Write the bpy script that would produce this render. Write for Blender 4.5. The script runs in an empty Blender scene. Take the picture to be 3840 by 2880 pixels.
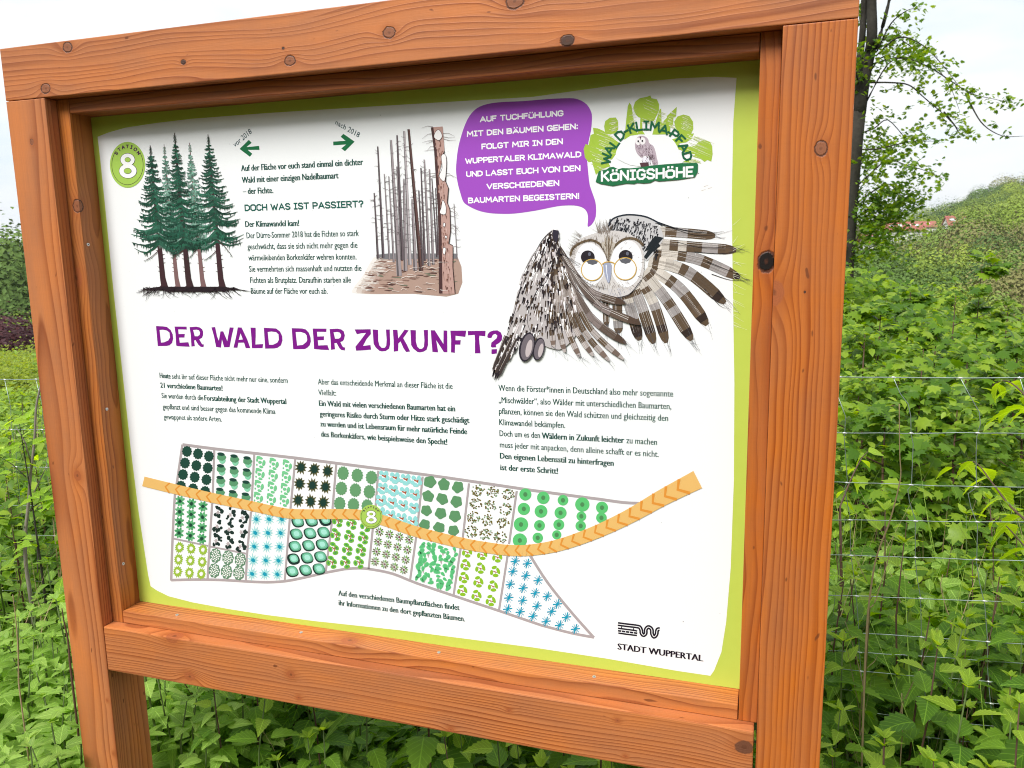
import bpy, bmesh, math, random
import numpy as np
from mathutils import Vector, Matrix, noise
from mathutils.geometry import tessellate_polygon
R_ = math.radians
random.seed(7); rng = np.random.default_rng(7)
scn = bpy.context.scene
col = scn.collection

# ------------------------------------------------------------------ camera
CAM = Vector((1.4720, -1.2713, 1.45)); FPX = 2972.79
YAW, PITCH, ROLL = 0.3154, -0.1673, -0.0177
def cam_axes():
    cy, sy, cp, sp, cr, sr = math.cos(YAW), math.sin(YAW), math.cos(PITCH), math.sin(PITCH), math.cos(ROLL), math.sin(ROLL)
    f = Vector((-sy*cp, cy*cp, sp)); r = Vector((cy, sy, 0)); u = r.cross(f)
    return r*cr + u*sr, -r*sr + u*cr, f
CR, CU, CF = cam_axes()
cd = bpy.data.cameras.new('camera'); cam = bpy.data.objects.new('camera', cd); col.objects.link(cam)
cam.matrix_world = Matrix(((CR.x, CU.x, -CF.x, CAM.x), (CR.y, CU.y, -CF.y, CAM.y), (CR.z, CU.z, -CF.z, CAM.z), (0, 0, 0, 1)))
cd.sensor_width = 36; cd.lens = FPX/3840*36; cd.clip_start = 0.05; cd.clip_end = 8000
cd.dof.use_dof = True; cd.dof.focus_distance = 1.72; cd.dof.aperture_fstop = 13
scn.camera = cam; scn.cycles.filter_width = 1.05

# ------------------------------------------------------------------ light
SUN = Vector((-0.28, -0.74, 0.88)).normalized()
EXPO = 1.60
w = bpy.data.worlds.new('World'); scn.world = w; w.use_nodes = True
nt = w.node_tree; N = nt.nodes; L = nt.links; N.clear()
wo = N.new('ShaderNodeOutputWorld'); bg = N.new('ShaderNodeBackground'); bgs = N.new('ShaderNodeBackground'); mx = N.new('ShaderNodeMixShader')
sky = N.new('ShaderNodeTexSky'); sky.sky_type = 'NISHITA'; sky.sun_disc = False
sky.sun_elevation = math.asin(SUN.z); sky.sun_rotation = math.atan2(SUN.x, SUN.y)
bgs.inputs['Strength'].default_value = 0.07
L.new(sky.outputs[0], bgs.inputs['Color'])
tc = N.new('ShaderNodeTexCoord'); mp = N.new('ShaderNodeMapping'); mp.inputs['Scale'].default_value = (2.2, 2.2, 7)
nz = N.new('ShaderNodeTexNoise'); nz.inputs['Scale'].default_value = 2.3; nz.inputs['Detail'].default_value = 5; nz.inputs['Roughness'].default_value = 0.5
rp = N.new('ShaderNodeValToRGB'); rp.color_ramp.elements[0].position = 0.42; rp.color_ramp.elements[0].color = (.87, .87, .87, 1)
rp.color_ramp.elements[1].position = 0.56; rp.color_ramp.elements[1].color = (1, 1, 1, 1)
L.new(tc.outputs['Generated'], mp.inputs[0]); L.new(mp.outputs[0], nz.inputs['Vector']); L.new(nz.outputs['Fac'], rp.inputs[0])
bg.inputs['Strength'].default_value = 0.365
n2 = N.new('ShaderNodeTexNoise'); n2.inputs['Scale'].default_value = 1.6; n2.inputs['Detail'].default_value = 4; L.new(mp.outputs[0], n2.inputs['Vector'])
r2 = N.new('ShaderNodeValToRGB'); r2.color_ramp.elements[0].position = .36; r2.color_ramp.elements[0].color = (.80, .89, .95, 1); r2.color_ramp.elements[1].position = .52; r2.color_ramp.elements[1].color = (.98, .99, 1, 1)
L.new(n2.outputs['Fac'], r2.inputs[0]); L.new(r2.outputs[0], bg.inputs['Color'])
L.new(rp.outputs[0], mx.inputs['Fac']); L.new(bgs.outputs[0], mx.inputs[1]); L.new(bg.outputs[0], mx.inputs[2]); L.new(mx.outputs[0], wo.inputs[0])
sd = bpy.data.lights.new('sun', 'SUN'); sd.energy = 1.5; sd.angle = R_(24); sd.color = (1, .985, .96)
so = bpy.data.objects.new('sun', sd); col.objects.link(so); so.rotation_euler = SUN.to_track_quat('Z', 'Y').to_euler()
so.location = (0, -5, 8)
scn.view_settings.view_transform = 'Standard'; scn.view_settings.look = 'None'; scn.view_settings.exposure = EXPO
scn.view_settings.gamma = 1; scn.view_settings.use_curve_mapping = False

# ------------------------------------------------------------------ helpers
Z0 = 1.7625                                                      # height of the underside of the top rail
def ray(x, y): return CF + CR*((x-1920)/FPX) - CU*((y-1440)/FPX)
def hit(x, y, ax, val):                                          # where a line of sight meets an axis plane
    d = ray(x, y); return CAM + d*((val-CAM[ax])/d[ax])
def far(x, y, dist):
    d = ray(x, y); return CAM + d*(dist/math.hypot(d.x, d.y))
def lin(c): return tuple(((v/255+.055)/1.055)**2.4 if v/255 > .04045 else v/255/12.92 for v in c)
def tag(o, label=None, cat=None, group=None, kind=None):
    if label: o['label'] = label
    if cat: o['category'] = cat
    if group: o['group'] = group
    if kind: o['kind'] = kind
    return o
def empty(name, loc=(0, 0, 0), label=None, cat=None, group=None):
    o = bpy.data.objects.new(name, None); col.objects.link(o); o.location = loc; o.empty_display_size = .05
    return tag(o, label, cat, group)
def link(name, me, mat=None, parent=None):
    o = bpy.data.objects.new(name, me); col.objects.link(o)
    if mat is not None and not me.materials: me.materials.append(mat)
    if parent is not None: o.parent = parent
    return o
def mesh(name, V, F, mat=None, smooth=False):
    me = bpy.data.meshes.new(name); me.from_pydata([tuple(v) for v in V], [], F); me.update()
    if mat: me.materials.append(mat)
    if smooth: me.polygons.foreach_set('use_smooth', [True]*len(me.polygons))
    return me
def box_mesh(name, a, b, mat, bev=.0016, base=(0, 0, 0), cuts=0):
    bm = bmesh.new(); bmesh.ops.create_cube(bm, size=1)
    for v in bm.verts: v.co = Vector([a[i]+(v.co[i]+.5)*(b[i]-a[i])-base[i] for i in range(3)])
    if bev: bmesh.ops.bevel(bm, geom=bm.edges[:], offset=bev, segments=2, affect='EDGES', profile=.6)
    me = bpy.data.meshes.new(name); bm.to_mesh(me); bm.free(); me.materials.append(mat); return me
def tube(V, F, pts, rad, n=6):
    pts = [Vector(p) for p in pts]; base = len(V); k = len(pts)
    if not hasattr(rad, '__len__'): rad = [rad]*k
    for i, p in enumerate(pts):
        t = (pts[min(i+1, k-1)]-pts[max(i-1, 0)]).normalized()
        a = t.cross(Vector((.31, .2, .93)) if abs(t.z) < .9 else Vector((1, 0, 0))).normalized(); b = t.cross(a)
        for j in range(n):
            th = 2*math.pi*j/n; V.append(p+(a*math.cos(th)+b*math.sin(th))*rad[i])
    for i in range(k-1):
        for j in range(n):
            F.append((base+i*n+j, base+i*n+(j+1) % n, base+(i+1)*n+(j+1) % n, base+(i+1)*n+j))
    F.append(tuple(base+j for j in reversed(range(n)))); F.append(tuple(base+(k-1)*n+j for j in range(n)))

class NT:
    def __init__(s, name):
        s.mat = bpy.data.materials.new(name); s.mat.use_nodes = True; s.t = s.mat.node_tree; s.t.nodes.clear()
        s.out = s.n('ShaderNodeOutputMaterial')
    def n(s, k, **kw):
        o = s.t.nodes.new(k)
        for a, b in kw.items(): setattr(o, a, b)
        return o
    def put(s, sock, v):
        if hasattr(v, 'bl_idname') or hasattr(v, 'links'): s.t.links.new(v, sock)
        else:
            try: sock.default_value = v
            except Exception: sock.default_value = tuple(v)+(1,)
    def m(s, op, a, b=0.0, c=0.0, clamp=False):
        o = s.n('ShaderNodeMath', operation=op, use_clamp=clamp)
        s.put(o.inputs[0], a); s.put(o.inputs[1], b); s.put(o.inputs[2], c); return o.outputs[0]
    def noise(s, vec, scale, det=3, rough=.5, dist=0):
        o = s.n('ShaderNodeTexNoise'); s.put(o.inputs['Vector'], vec); o.inputs['Scale'].default_value = scale
        o.inputs['Detail'].default_value = det; o.inputs['Roughness'].default_value = rough; o.inputs['Distortion'].default_value = dist
        return o.outputs['Fac']
    def xyz(s, x, y, z):
        o = s.n('ShaderNodeCombineXYZ'); s.put(o.inputs[0], x); s.put(o.inputs[1], y); s.put(o.inputs[2], z); return o.outputs[0]
    def mix(s, f, a, b, mode='MIX'):
        o = s.n('ShaderNodeMix', data_type='RGBA', blend_type=mode); s.put(o.inputs[0], f); s.put(o.inputs[6], a); s.put(o.inputs[7], b); return o.outputs[2]
    def ss(s, x, a, b):
        o = s.n('ShaderNodeMapRange', interpolation_type='SMOOTHSTEP'); s.put(o.inputs[0], x); s.put(o.inputs[1], a); s.put(o.inputs[2], b); return o.outputs[0]
    def principled(s, color, rough=.5, spec=.5, bump=None, bs=.3, bd=.001, metal=0):
        p = s.n('ShaderNodeBsdfPrincipled'); s.put(p.inputs['Base Color'], color); s.put(p.inputs['Roughness'], rough)
        p.inputs['Specular IOR Level'].default_value = spec; p.inputs['Metallic'].default_value = metal
        if bump is not None:
            b = s.n('ShaderNodeBump'); b.inputs['Strength'].default_value = bs; b.inputs['Distance'].default_value = bd
            s.put(b.inputs['Height'], bump); s.t.links.new(b.outputs[0], p.inputs['Normal'])
        return p.outputs[0]
    def done(s, sh): s.t.links.new(sh, s.out.inputs[0]); return s.mat

def plain(name, c, rough=.6, spec=.4, metal=0, var=.12, scale=30):
    s = NT(name); t = s.n('ShaderNodeTexCoord'); f = s.noise(t.outputs['Object'], scale, 4)
    cc = s.mix(f, tuple(v*(1-var) for v in c), tuple(min(1, v*(1+var)) for v in c))
    return s.done(s.principled(cc, rough, spec, f, .15, .002, metal))

def wood(name, axis, pith, knots, seed=0., light=(.50, .178, .066), dark=(.235, .056, .017), sp=.0075, wav=.011):
    """sawn, stained larch: growth rings round a pith line, bent round each knot"""
    s = NT(name); t = s.n('ShaderNodeTexCoord'); P = t.outputs['Object']
    sx = s.n('ShaderNodeSeparateXYZ'); s.t.links.new(P, sx.inputs[0])
    o = [sx.outputs[i] for i in range(3)]; u = o[axis]; v, ww = [o[i] for i in range(3) if i != axis]
    nv = s.xyz(s.m('MULTIPLY_ADD', u, 3.2, seed), s.m('MULTIPLY', v, 9), s.m('MULTIPLY', ww, 9))
    n1 = s.m('SUBTRACT', s.noise(nv, 1.0, 3, .45), .5)
    n2 = s.m('SUBTRACT', s.noise(s.xyz(s.m('MULTIPLY_ADD', u, 2.0, seed+7.3), s.m('MULTIPLY', v, 3), s.m('MULTIPLY', ww, 3)), 1.0, 2, .4), .5)
    dv = s.m('ADD', s.m('SUBTRACT', v, pith[0]), s.m('MULTIPLY', n1, wav*2.2))
    dw = s.m('ADD', s.m('SUBTRACT', ww, pith[1]), s.m('MULTIPLY', n2, wav*5.5))
    r = s.m('SQRT', s.m('ADD', s.m('MULTIPLY', dv, dv), s.m('MULTIPLY', dw, dw)))
    kcol = None; nk = s.m('SUBTRACT', s.m('MULTIPLY_ADD', s.noise(P, 70, 3, .65), 1.3, s.m('MULTIPLY', s.noise(P, 240, 2, .6), .7)), 1.0)
    masks = []
    for (kp, kr, A, tone) in knots:
        sub = s.n('ShaderNodeVectorMath', operation='SUBTRACT'); s.t.links.new(P, sub.inputs[0]); sub.inputs[1].default_value = tuple(kp)
        sc = s.n('ShaderNodeVectorMath', operation='MULTIPLY'); s.t.links.new(sub.outputs[0], sc.inputs[0])
        e = [1.0, 1.0, 1.0]; e[axis] = .55; sc.inputs[1].default_value = e
        le = s.n('ShaderNodeVectorMath', operation='LENGTH'); s.t.links.new(sc.outputs[0], le.inputs[0])
        q = s.m('DIVIDE', le.outputs['Value'], kr*1.7)
        r = s.m('MULTIPLY_ADD', s.m('EXPONENT', s.m('MULTIPLY', s.m('MULTIPLY', q, q), -1.0)), A, r)
        e[axis] = .8; sc2 = s.n('ShaderNodeVectorMath', operation='MULTIPLY'); s.t.links.new(sub.outputs[0], sc2.inputs[0]); sc2.inputs[1].default_value = e
        l2 = s.n('ShaderNodeVectorMath', operation='LENGTH'); s.t.links.new(sc2.outputs[0], l2.inputs[0])
        masks.append((s.m('MULTIPLY_ADD', nk, kr*.40, l2.outputs['Value']), kr, tone))
    wr = s.m('MULTIPLY', s.noise(s.xyz(s.m('MULTIPLY', r, 38), seed, s.m('MULTIPLY', u, .8)), 1.0, 2, .5), 3.4)
    ph = s.m('FRACT', s.m('ADD', s.m('DIVIDE', r, sp), wr))
    late = s.m('MULTIPLY', s.m('POWER', ph, 2.6), s.m('SUBTRACT', 1.0, s.ss(ph, .90, 1.0)))
    amp = s.noise(s.xyz(s.m('MULTIPLY', u, 2), s.m('MULTIPLY', v, 12), s.m('MULTIPLY_ADD', ww, 12, seed)), 1.2, 2)
    late = s.m('MULTIPLY', late, s.m('MULTIPLY_ADD', amp, 1.9, .0))
    fib = s.noise(s.xyz(s.m('MULTIPLY', u, 9), s.m('MULTIPLY', v, 420), s.m('MULTIPLY', ww, 420)), 1.0, 3, .6)
    saw = s.noise(s.xyz(s.m('MULTIPLY', u, 260), s.m('MULTIPLY', v, 14), s.m('MULTIPLY', ww, 14)), 1.0, 2, .6)
    blot = s.noise(s.xyz(s.m('MULTIPLY_ADD', u, 3.5, seed), s.m('MULTIPLY', v, 11), s.m('MULTIPLY', ww, 11)), 1.6, 4, .6)
    c = s.mix(s.m('MULTIPLY', late, 1.0, clamp=True), light, dark)
    c = s.mix(s.ss(fib, .35, .75), c, s.mix(.82, c, dark))if False else c
    mul = s.m('ADD', s.m('MULTIPLY_ADD', fib, .30, .80), s.m('MULTIPLY_ADD', blot, .62, -.25))
    mul = s.m('ADD', mul, s.m('MULTIPLY_ADD', saw, .07, -.035))
    hs = s.n('ShaderNodeHueSaturation'); s.t.links.new(c, hs.inputs['Color']); s.t.links.new(mul, hs.inputs['Value'])
    s.put(hs.inputs['Saturation'], s.m('MULTIPLY_ADD', blot, .16, .94)); c = hs.outputs[0]
    speck = s.ss(s.noise(s.xyz(s.m('MULTIPLY_ADD', u, 25, seed), s.m('MULTIPLY', v, 60), s.m('MULTIPLY', ww, 60)), 1.3, 1), .745, .80)
    c = s.mix(s.m('MULTIPLY', speck, .75), c, (.13, .035, .012))
    bump = s.m('ADD', s.m('MULTIPLY', fib, .5), s.m('MULTIPLY_ADD', late, .5, s.m('MULTIPLY', saw, .3)))
    for (d, kr, tone) in masks:
        halo = s.m('SUBTRACT', 1.0, s.ss(d, kr*.9, kr*2.3))
        c = s.mix(s.m('MULTIPLY', halo, .45), c, (.36, .095, .022))
        inn = s.m('SUBTRACT', 1.0, s.ss(d, kr*.80, kr*.98))
        rg = s.m('MULTIPLY_ADD', s.m('SINE', s.m('MULTIPLY', d, 5600*.4)), .12, .5)
        base = {'brown': (.27, .095, .042), 'burl': (.15, .055, .028), 'red': (.36, .10, .032), 'dark': (.07, .03, .018), 'hole': (.006, .003, .002)}[tone]
        core = s.m('MULTIPLY', s.m('SUBTRACT', 1.0, s.ss(d, kr*.10, kr*.34)), .55)
        c = s.mix(inn, c, s.mix(rg, tuple(b*.8 for b in base), tuple(b*1.25 for b in base)))
        c = s.mix(core, c, (.10, .032, .015))
        if tone not in ('red', 'burl'):
            edge = s.m('MULTIPLY', s.ss(d, kr*.78, kr*.92), s.m('SUBTRACT', 1.0, s.ss(d, kr*.98, kr*1.14)))
            c = s.mix(s.m('MULTIPLY', edge, .8), c, (.035, .017, .015))
            bump = s.m('SUBTRACT', bump, s.m('MULTIPLY', edge, 2.0))
    return s.done(s.principled(c, .52, .35, bump, .45, .0009))
# ------------------------------------------------------------------ the board: posts, rails, battens
W, X, HT, A_, B_, BW, D1, D2, TB, BB = .10, 1.5762, .0991, 1.114, 1.2176, .0307, .0273, .0795, .0282, 1.0857
board = empty('information_board', (X/2, .05, 0), 'orange-brown stained timber frame standing in the greenery, holding a white and green information panel', 'information board')
BASE = Vector(board.location)
def kn(px, py, ax, val, r, A=.012, tone='brown'):
    p = hit(px, py, ax, val)-BASE; return (p, r, A, tone)
Z = Z0
def beam(name, a, b, mat, bev=.0016):
    return link(name, box_mesh(name, a, b, mat, bev, BASE), None, board)
px0, px1 = -BASE.x, X-BASE.x
m_top = wood('larch_top_rail', 0, (-.035, Z+.005), [kn(253, 177, 1, 0, .0095, .018), kn(172, 332, 1, 0, .0095, -.014), kn(687, 233, 1, 0, .0045, .006, 'dark'), kn(1087, 228, 1, 0, .009, -.010), kn(1459, 122, 1, 0, .0095, .016), kn(1930, 5, 1, 0, .012, .016), kn(2128, 152, 1, 0, .009, -.012, 'dark'), kn(1062, 181, 1, 0, .0022, .003, 'dark')], 1.3, sp=.0105, wav=.016)
m_lp = wood('larch_left_post', 2, (px0+.02, .09), [kn(119, 532, 1, 0, .0042, .005), kn(290, 1783, 1, 0, .011, .010, 'red'), kn(402, 2627, 1, 0, .0035, .003, 'red'), kn(425, 2826, 1, 0, .0035, .003, 'red')], 4.1, sp=.0070, wav=.004)
m_rp = wood('larch_right_post', 2, (px1-.13, -.015), [kn(3078, 556, 1, 0, .0088, .009), kn(2902, 1097, 1, 0, .017, .014, 'red'), kn(3018, 1095, 1, 0, .0016, .002, 'dark')], 9.7, light=(.49, .148, .036), dark=(.25, .052, .011), sp=.0080, wav=.007)
m_br = wood('larch_bottom_rail', 0, (-.02, Z-1.24), [kn(710, 2537, 1, 0, .012, -.014, 'red'), kn(1090, 2530, 1, 0, .0095, .008, 'red'), kn(1120, 2617, 1, 0, .0055, .004, 'red'), kn(1908, 2664, 1, 0, .0045, .004, 'red'), kn(1690, 2737, 1, 0, .006, .004, 'red'), kn(2315, 2702, 1, 0, .0048, .004, 'red'), kn(2345, 2837, 1, 0, .004, .003, 'red'), kn(2790, 2803, 1, 0, .0135, .016, 'burl'), kn(655, 2385, 2, Z-A_, .017, .01, 'red')], 14.2, sp=.0066, wav=.006)
m_lb = wood('larch_left_batten', 2, (px0+.165, .02), [kn(290, 773, 1, D1, .011, .010), kn(285, 1041, 1, D1, .018, .014, 'red')], 21.0, light=(.44, .150, .042), dark=(.22, .055, .015), sp=.0065)
m_rb = wood('larch_right_batten', 2, (px1-.16, .03), [kn(2874, 982, 1, D1, .0135, .008, 'hole')], 25.0, light=(.45, .135, .032), dark=(.23, .05, .011), sp=.011)  # depth of the knot opening painted as near-black colour, no recess modelled
m_tb = wood('larch_top_batten', 0, (.02, Z-.06), [], 31.0, light=(.42, .13, .042), dark=(.20, .045, .013), sp=.007)  # stain darkened: shade under the top rail put into its colour
m_bb = wood('larch_bottom_batten', 0, (.06, Z-1.13), [kn(1312, 2401, 2, Z-BB, .016, .012, 'red')], 36.0, light=(.52, .185, .06), sp=.006)
beam('post', (0, 0, -.45), (W, W, Z-.0012), m_lp)
beam('post', (X-W, 0, -.45), (X, W, Z-.0012), m_rp)
beam('top_rail', (0, 0, Z), (X, W, Z+HT), m_top)
beam('bottom_rail', (W+.0008, .0004, Z-B_), (X-W-.0045, W-.002, Z-A_), m_br, .0028)
beam('batten', (W+.0003, D1, Z-A_+.0005), (W+BW, W-.004, Z-.0006), m_lb)
beam('batten', (X-W-BW, D1, Z-A_+.0005), (X-W-.0002, W-.004, Z-.0006), m_rb)
beam('batten', (W+BW+.0008, D1+.0006, Z-TB), (X-W-BW-.0012, W-.006, Z-.0008), m_tb)
beam('batten', (W+BW+.0008, D1-.0004, Z-A_+.0007), (X-W-BW-.0016, W-.006, Z-BB), m_bb)
# end grain / back stops that carry the panel are the same battens; screws sit in them
m_screw = plain('galvanised_screw', (.62, .62, .60), .35, .5, .7); m_socket_shade = plain('screw_socket_shade', (.03, .025, .02))
sv, sf = [], []; tube(sv, sf, [(0, 0, 0), (0, 0, .0012)], [.0036, .0031], 12)
me_s = mesh('screw', sv, sf, m_screw)
hv, hf = [], []; tube(hv, hf, [(0, 0, .0012), (0, 0, .0014)], [.0014, .0014], 6); me_h = mesh('screw_socket', hv, hf, m_socket_shade)  # raised disc, shade of the socket painted as near-black colour
def screw(px, py, ax, val, nrm):
    p = hit(px, py, ax, val)-BASE
    o = link('screw', me_s, None, board); o.location = p; o.rotation_euler = Vector(nrm).to_track_quat('Z', 'Y').to_euler()
    link('screw_socket', me_h, None, o)
for q in ((330, 917), (400, 1534), (462, 2114)): screw(*q, 0, W+BW+.0002, (1, 0, 0))
for q in ((664, 2306), (1129, 2372), (1646, 2447), (2228, 2538)): screw(*q, 2, Z-BB+.0002, (0, 0, 1))

# ------------------------------------------------------------------ the printed panel
YP = D2                                                          # front face of the panel
def P2(x, y):                                                    # traced point -> panel plane (metres from the rail's left end / underside)
    h = hit(x, y, 1, YP); return (h.x, h.z)
s = NT('panel_sheet'); t = s.n('ShaderNodeTexCoord')
m_panel = s.done(s.principled(s.mix(s.noise(t.outputs['Object'], 60, 4), lin((182, 201, 82)), lin((187, 206, 88))), .42, .35))
panel = link('sign_panel', box_mesh('sign_panel', (W+BW+.0002, YP, Z-BB+.0002), (X-W-BW-.0002, YP+.003, Z-TB-.0008), m_panel, 0, BASE), None, board)
s = NT('printing_ink'); a = s.n('ShaderNodeAttribute', attribute_name='Col'); t = s.n('ShaderNodeTexCoord')
f = s.noise(t.outputs['Object'], 900, 2)
m_ink = s.done(s.principled(s.mix(s.m('MULTIPLY', f, .02), a.outputs['Color'], (.5, .5, .5)), .5, .18))
def ink(c):
    q = lin(c); m = min(q); k = .78+.22*min(1, max(0, (m-.45)/.3)); return tuple(v*k for v in q)
def crop(x0, y0, k): return lambda pts: [(x0+p[0]/k, y0+p[1]/k) for p in pts]
def smooth(pts, n=5, closed=True):
    o = []; k = len(pts); rngk = range(k if closed else k-1)
    for i in rngk:
        p = [np.array(pts[(i+j) % k] if closed else pts[min(max(i+j, 0), k-1)], float) for j in (-1, 0, 1, 2)]
        for q in range(n):
            t = q/n; o.append(tuple(.5*((2*p[1])+(-p[0]+p[2])*t+(2*p[0]-5*p[1]+4*p[2]-p[3])*t*t+(-p[0]+3*p[1]-3*p[2]+p[3])*t**3)))
    if not closed: o.append(tuple(pts[-1]))
    return o
class Print:
    def __init__(s, name, parent=None):
        s.name, s.V, s.F, s.C, s.k = name, [], [], [], 0
    def put(s, pts, faces, c, layer, plane=False):
        z = .00012+layer*.00016+(s.k % 14)*.00001; s.k += 1
        b = len(s.V)
        for p in pts:
            q = p if plane else P2(*p); s.V.append((q[0]-BASE.x, YP-z-BASE.y, q[1]-BASE.z)); s.C.append(c)
        s.F += [tuple(b+i for i in f) for f in faces]
    def poly(s, pts, c, layer=1, holes=(), plane=False):
        loops = [pts]+list(holes); al = [p for l in loops for p in l]
        tr = tessellate_polygon([[Vector((p[0], p[1], 0)) for p in l] for l in loops])
        s.put(al, tr, ink(c), layer, plane)
    def line(s, pts, w, c, layer=1, w1=None, plane=False):
        if len(pts) < 2: return
        w1 = w if w1 is None else w1; k = len(pts); P = [np.array(p, float) for p in pts]; o = []
        for i in range(k):
            t = P[min(i+1, k-1)]-P[max(i-1, 0)]; t = t/(np.hypot(*t)+1e-12); n = np.array((-t[1], t[0]))
            h = (w+(w1-w)*i/(k-1))/2; o += [tuple(P[i]+n*h), tuple(P[i]-n*h)]
        s.put(o, [(2*i, 2*i+1, 2*i+3, 2*i+2) for i in range(k-1)], ink(c), layer, plane)
    def ell(s, x, y, rx, ry, c, layer=1, n=18, rot=0, jag=0, nj=0):
        o = []
        for i in range(n):
            a = 2*math.pi*i/n; k = 1+(jag if nj == 0 and i % 2 else 0)+(jag*math.cos(a*nj) if nj else 0)
            u, v = rx*math.cos(a)*k, ry*math.sin(a)*k
            o.append((x+u*math.cos(rot)-v*math.sin(rot), y+u*math.sin(rot)+v*math.cos(rot)))
        s.poly(o, c, layer)
    def ring(s, x, y, rx, ry, w, c, layer=1, a0=0, a1=360, n=40):
        s.line([(x+rx*math.cos(R_(a0+(a1-a0)*i/n)), y+ry*math.sin(R_(a0+(a1-a0)*i/n))) for i in range(n+1)], w, c, layer)
    def build(s, kind=None):
        me = bpy.data.meshes.new(s.name); me.from_pydata(s.V, [], s.F); me.update(); me.materials.append(m_ink)
        ca = me.color_attributes.new('Col', 'FLOAT_COLOR', 'POINT')
        ca.data.foreach_set('color', np.array([(*c[:3], 1) for c in s.C], np.float32).ravel())
        return link(s.name, me, None, panel)
    # lettering ---------------------------------------------------
    def place(s, p0, p1, cap):
        a, b = np.array(P2(*p0)), np.array(P2(*p1)); L_ = np.hypot(*(b-a)); t = (b-a)/L_; n = np.array((-t[1], t[0]))
        mxp, myp = (p0[0]+p1[0])/2, (p0[1]+p1[1])/2
        q0, q1 = np.array(P2(mxp, myp)), np.array(P2(mxp, myp-cap)); return a, t, n, L_, np.hypot(*(q1-q0))
    def text(s, body, p0, p1, cap, c, bold=0., layer=1, H=None):
        a, t, n, L_, h = s.place(p0, p1, cap); h = H or h
        cu = bpy.data.curves.new('t', 'FONT'); cu.body = body; cu.size = 1; cu.resolution_u = 2; cu.offset = 0; cu.space_character = 1.0
        ob = bpy.data.objects.new('t', cu); col.objects.link(ob)
        dg = bpy.context.evaluated_depsgraph_get(); me = bpy.data.meshes.new_from_object(ob.evaluated_get(dg))
        co = np.zeros(len(me.vertices)*3); me.vertices.foreach_get('co', co); co = co.reshape(-1, 3)
        x0, x1 = co[:, 0].min(), co[:, 0].max(); sx = L_/(x1-x0); sy = h/CAPH
        for sh in ((-bold, bold) if bold < .02 else (-bold, 0, bold)):
            pts = [tuple(a+t*((v[0]-x0+sh*sy/sx)*sx)+n*(v[1]*sy)) for v in co]
            s.put(pts, [tuple(p.vertices) for p in me.polygons], ink(c), layer, True)
        bpy.data.objects.remove(ob); bpy.data.meshes.remove(me); bpy.data.curves.remove(cu)
    def caps(s, body, p0, p1, cap, c, th=.17, layer=1, gap=.22, space=.42, serif=True):
        a, t, n, L_, h = s.place(p0, p1, cap); adv = 0; items = []
        for ch in body:
            if ch == ' ': adv += space; continue
            wd, st = GL[ch]; items.append((adv, st)); adv += wd+gap
        tot = adv-gap+th; sx = L_/tot
        for x, st in items:
            for pl in st:
                for i in range(len(pl)-1):
                    p, q = np.array(pl[i], float), np.array(pl[i+1], float)
                    f = lambda r: a+t*((r[0]+x+th/2)*sx)+n*((th/2+r[1]*(1-th))*h)
                    p_, q_ = f(p), f(q); d = (q_-p_); dl = np.hypot(*d)+1e-9; d = d/dl; e = th*h*.5
                    m_ = np.array((-d[1], d[0]))*e; p_, q_ = p_-d*e*.8, q_+d*e*.8
                    s.put([tuple(p_+m_), tuple(p_-m_), tuple(q_-m_), tuple(q_+m_)], [(0, 1, 2, 3)], ink(c), layer, True)
    def glyph(s, ch, cx, cy, hgt, deg, c, th=.17, layer=2, wk=1.):      # one upright letter, centre and turn in traced pixels
        wd, st = GL[ch]; ca, sa = math.cos(R_(deg)), math.sin(R_(deg))
        def f(p):
            u, v = (p[0]-wd/2)*hgt*wk, (.5-p[1])*hgt*(1-th); return (cx+u*ca-v*sa, cy+u*sa+v*ca)
        for pl in st:
            for i in range(len(pl)-1):
                p, q = np.array(f(pl[i])), np.array(f(pl[i+1])); d = (q-p)/(np.hypot(*(q-p))+1e-9); e = th*hgt*.5
                m_ = np.array((-d[1], d[0]))*e; p, q = p-d*e*.8, q+d*e*.8
                s.put([tuple(p+m_), tuple(p-m_), tuple(q-m_), tuple(q+m_)], [(0, 1, 2, 3)], ink(c), layer)
def capheight():
    cu = bpy.data.curves.new('t', 'FONT'); cu.body = 'H'; ob = bpy.data.objects.new('t', cu); col.objects.link(ob)
    dg = bpy.context.evaluated_depsgraph_get(); me = bpy.data.meshes.new_from_object(ob.evaluated_get(dg)); h = max(v.co.y for v in me.vertices)
    bpy.data.objects.remove(ob); return h
CAPH = capheight()
OV = [(.2, 1), (.5, 1), (.68, .82), (.68, .18), (.5, 0), (.18, 0), (0, .18), (0, .82), (.2, 1)]
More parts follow.
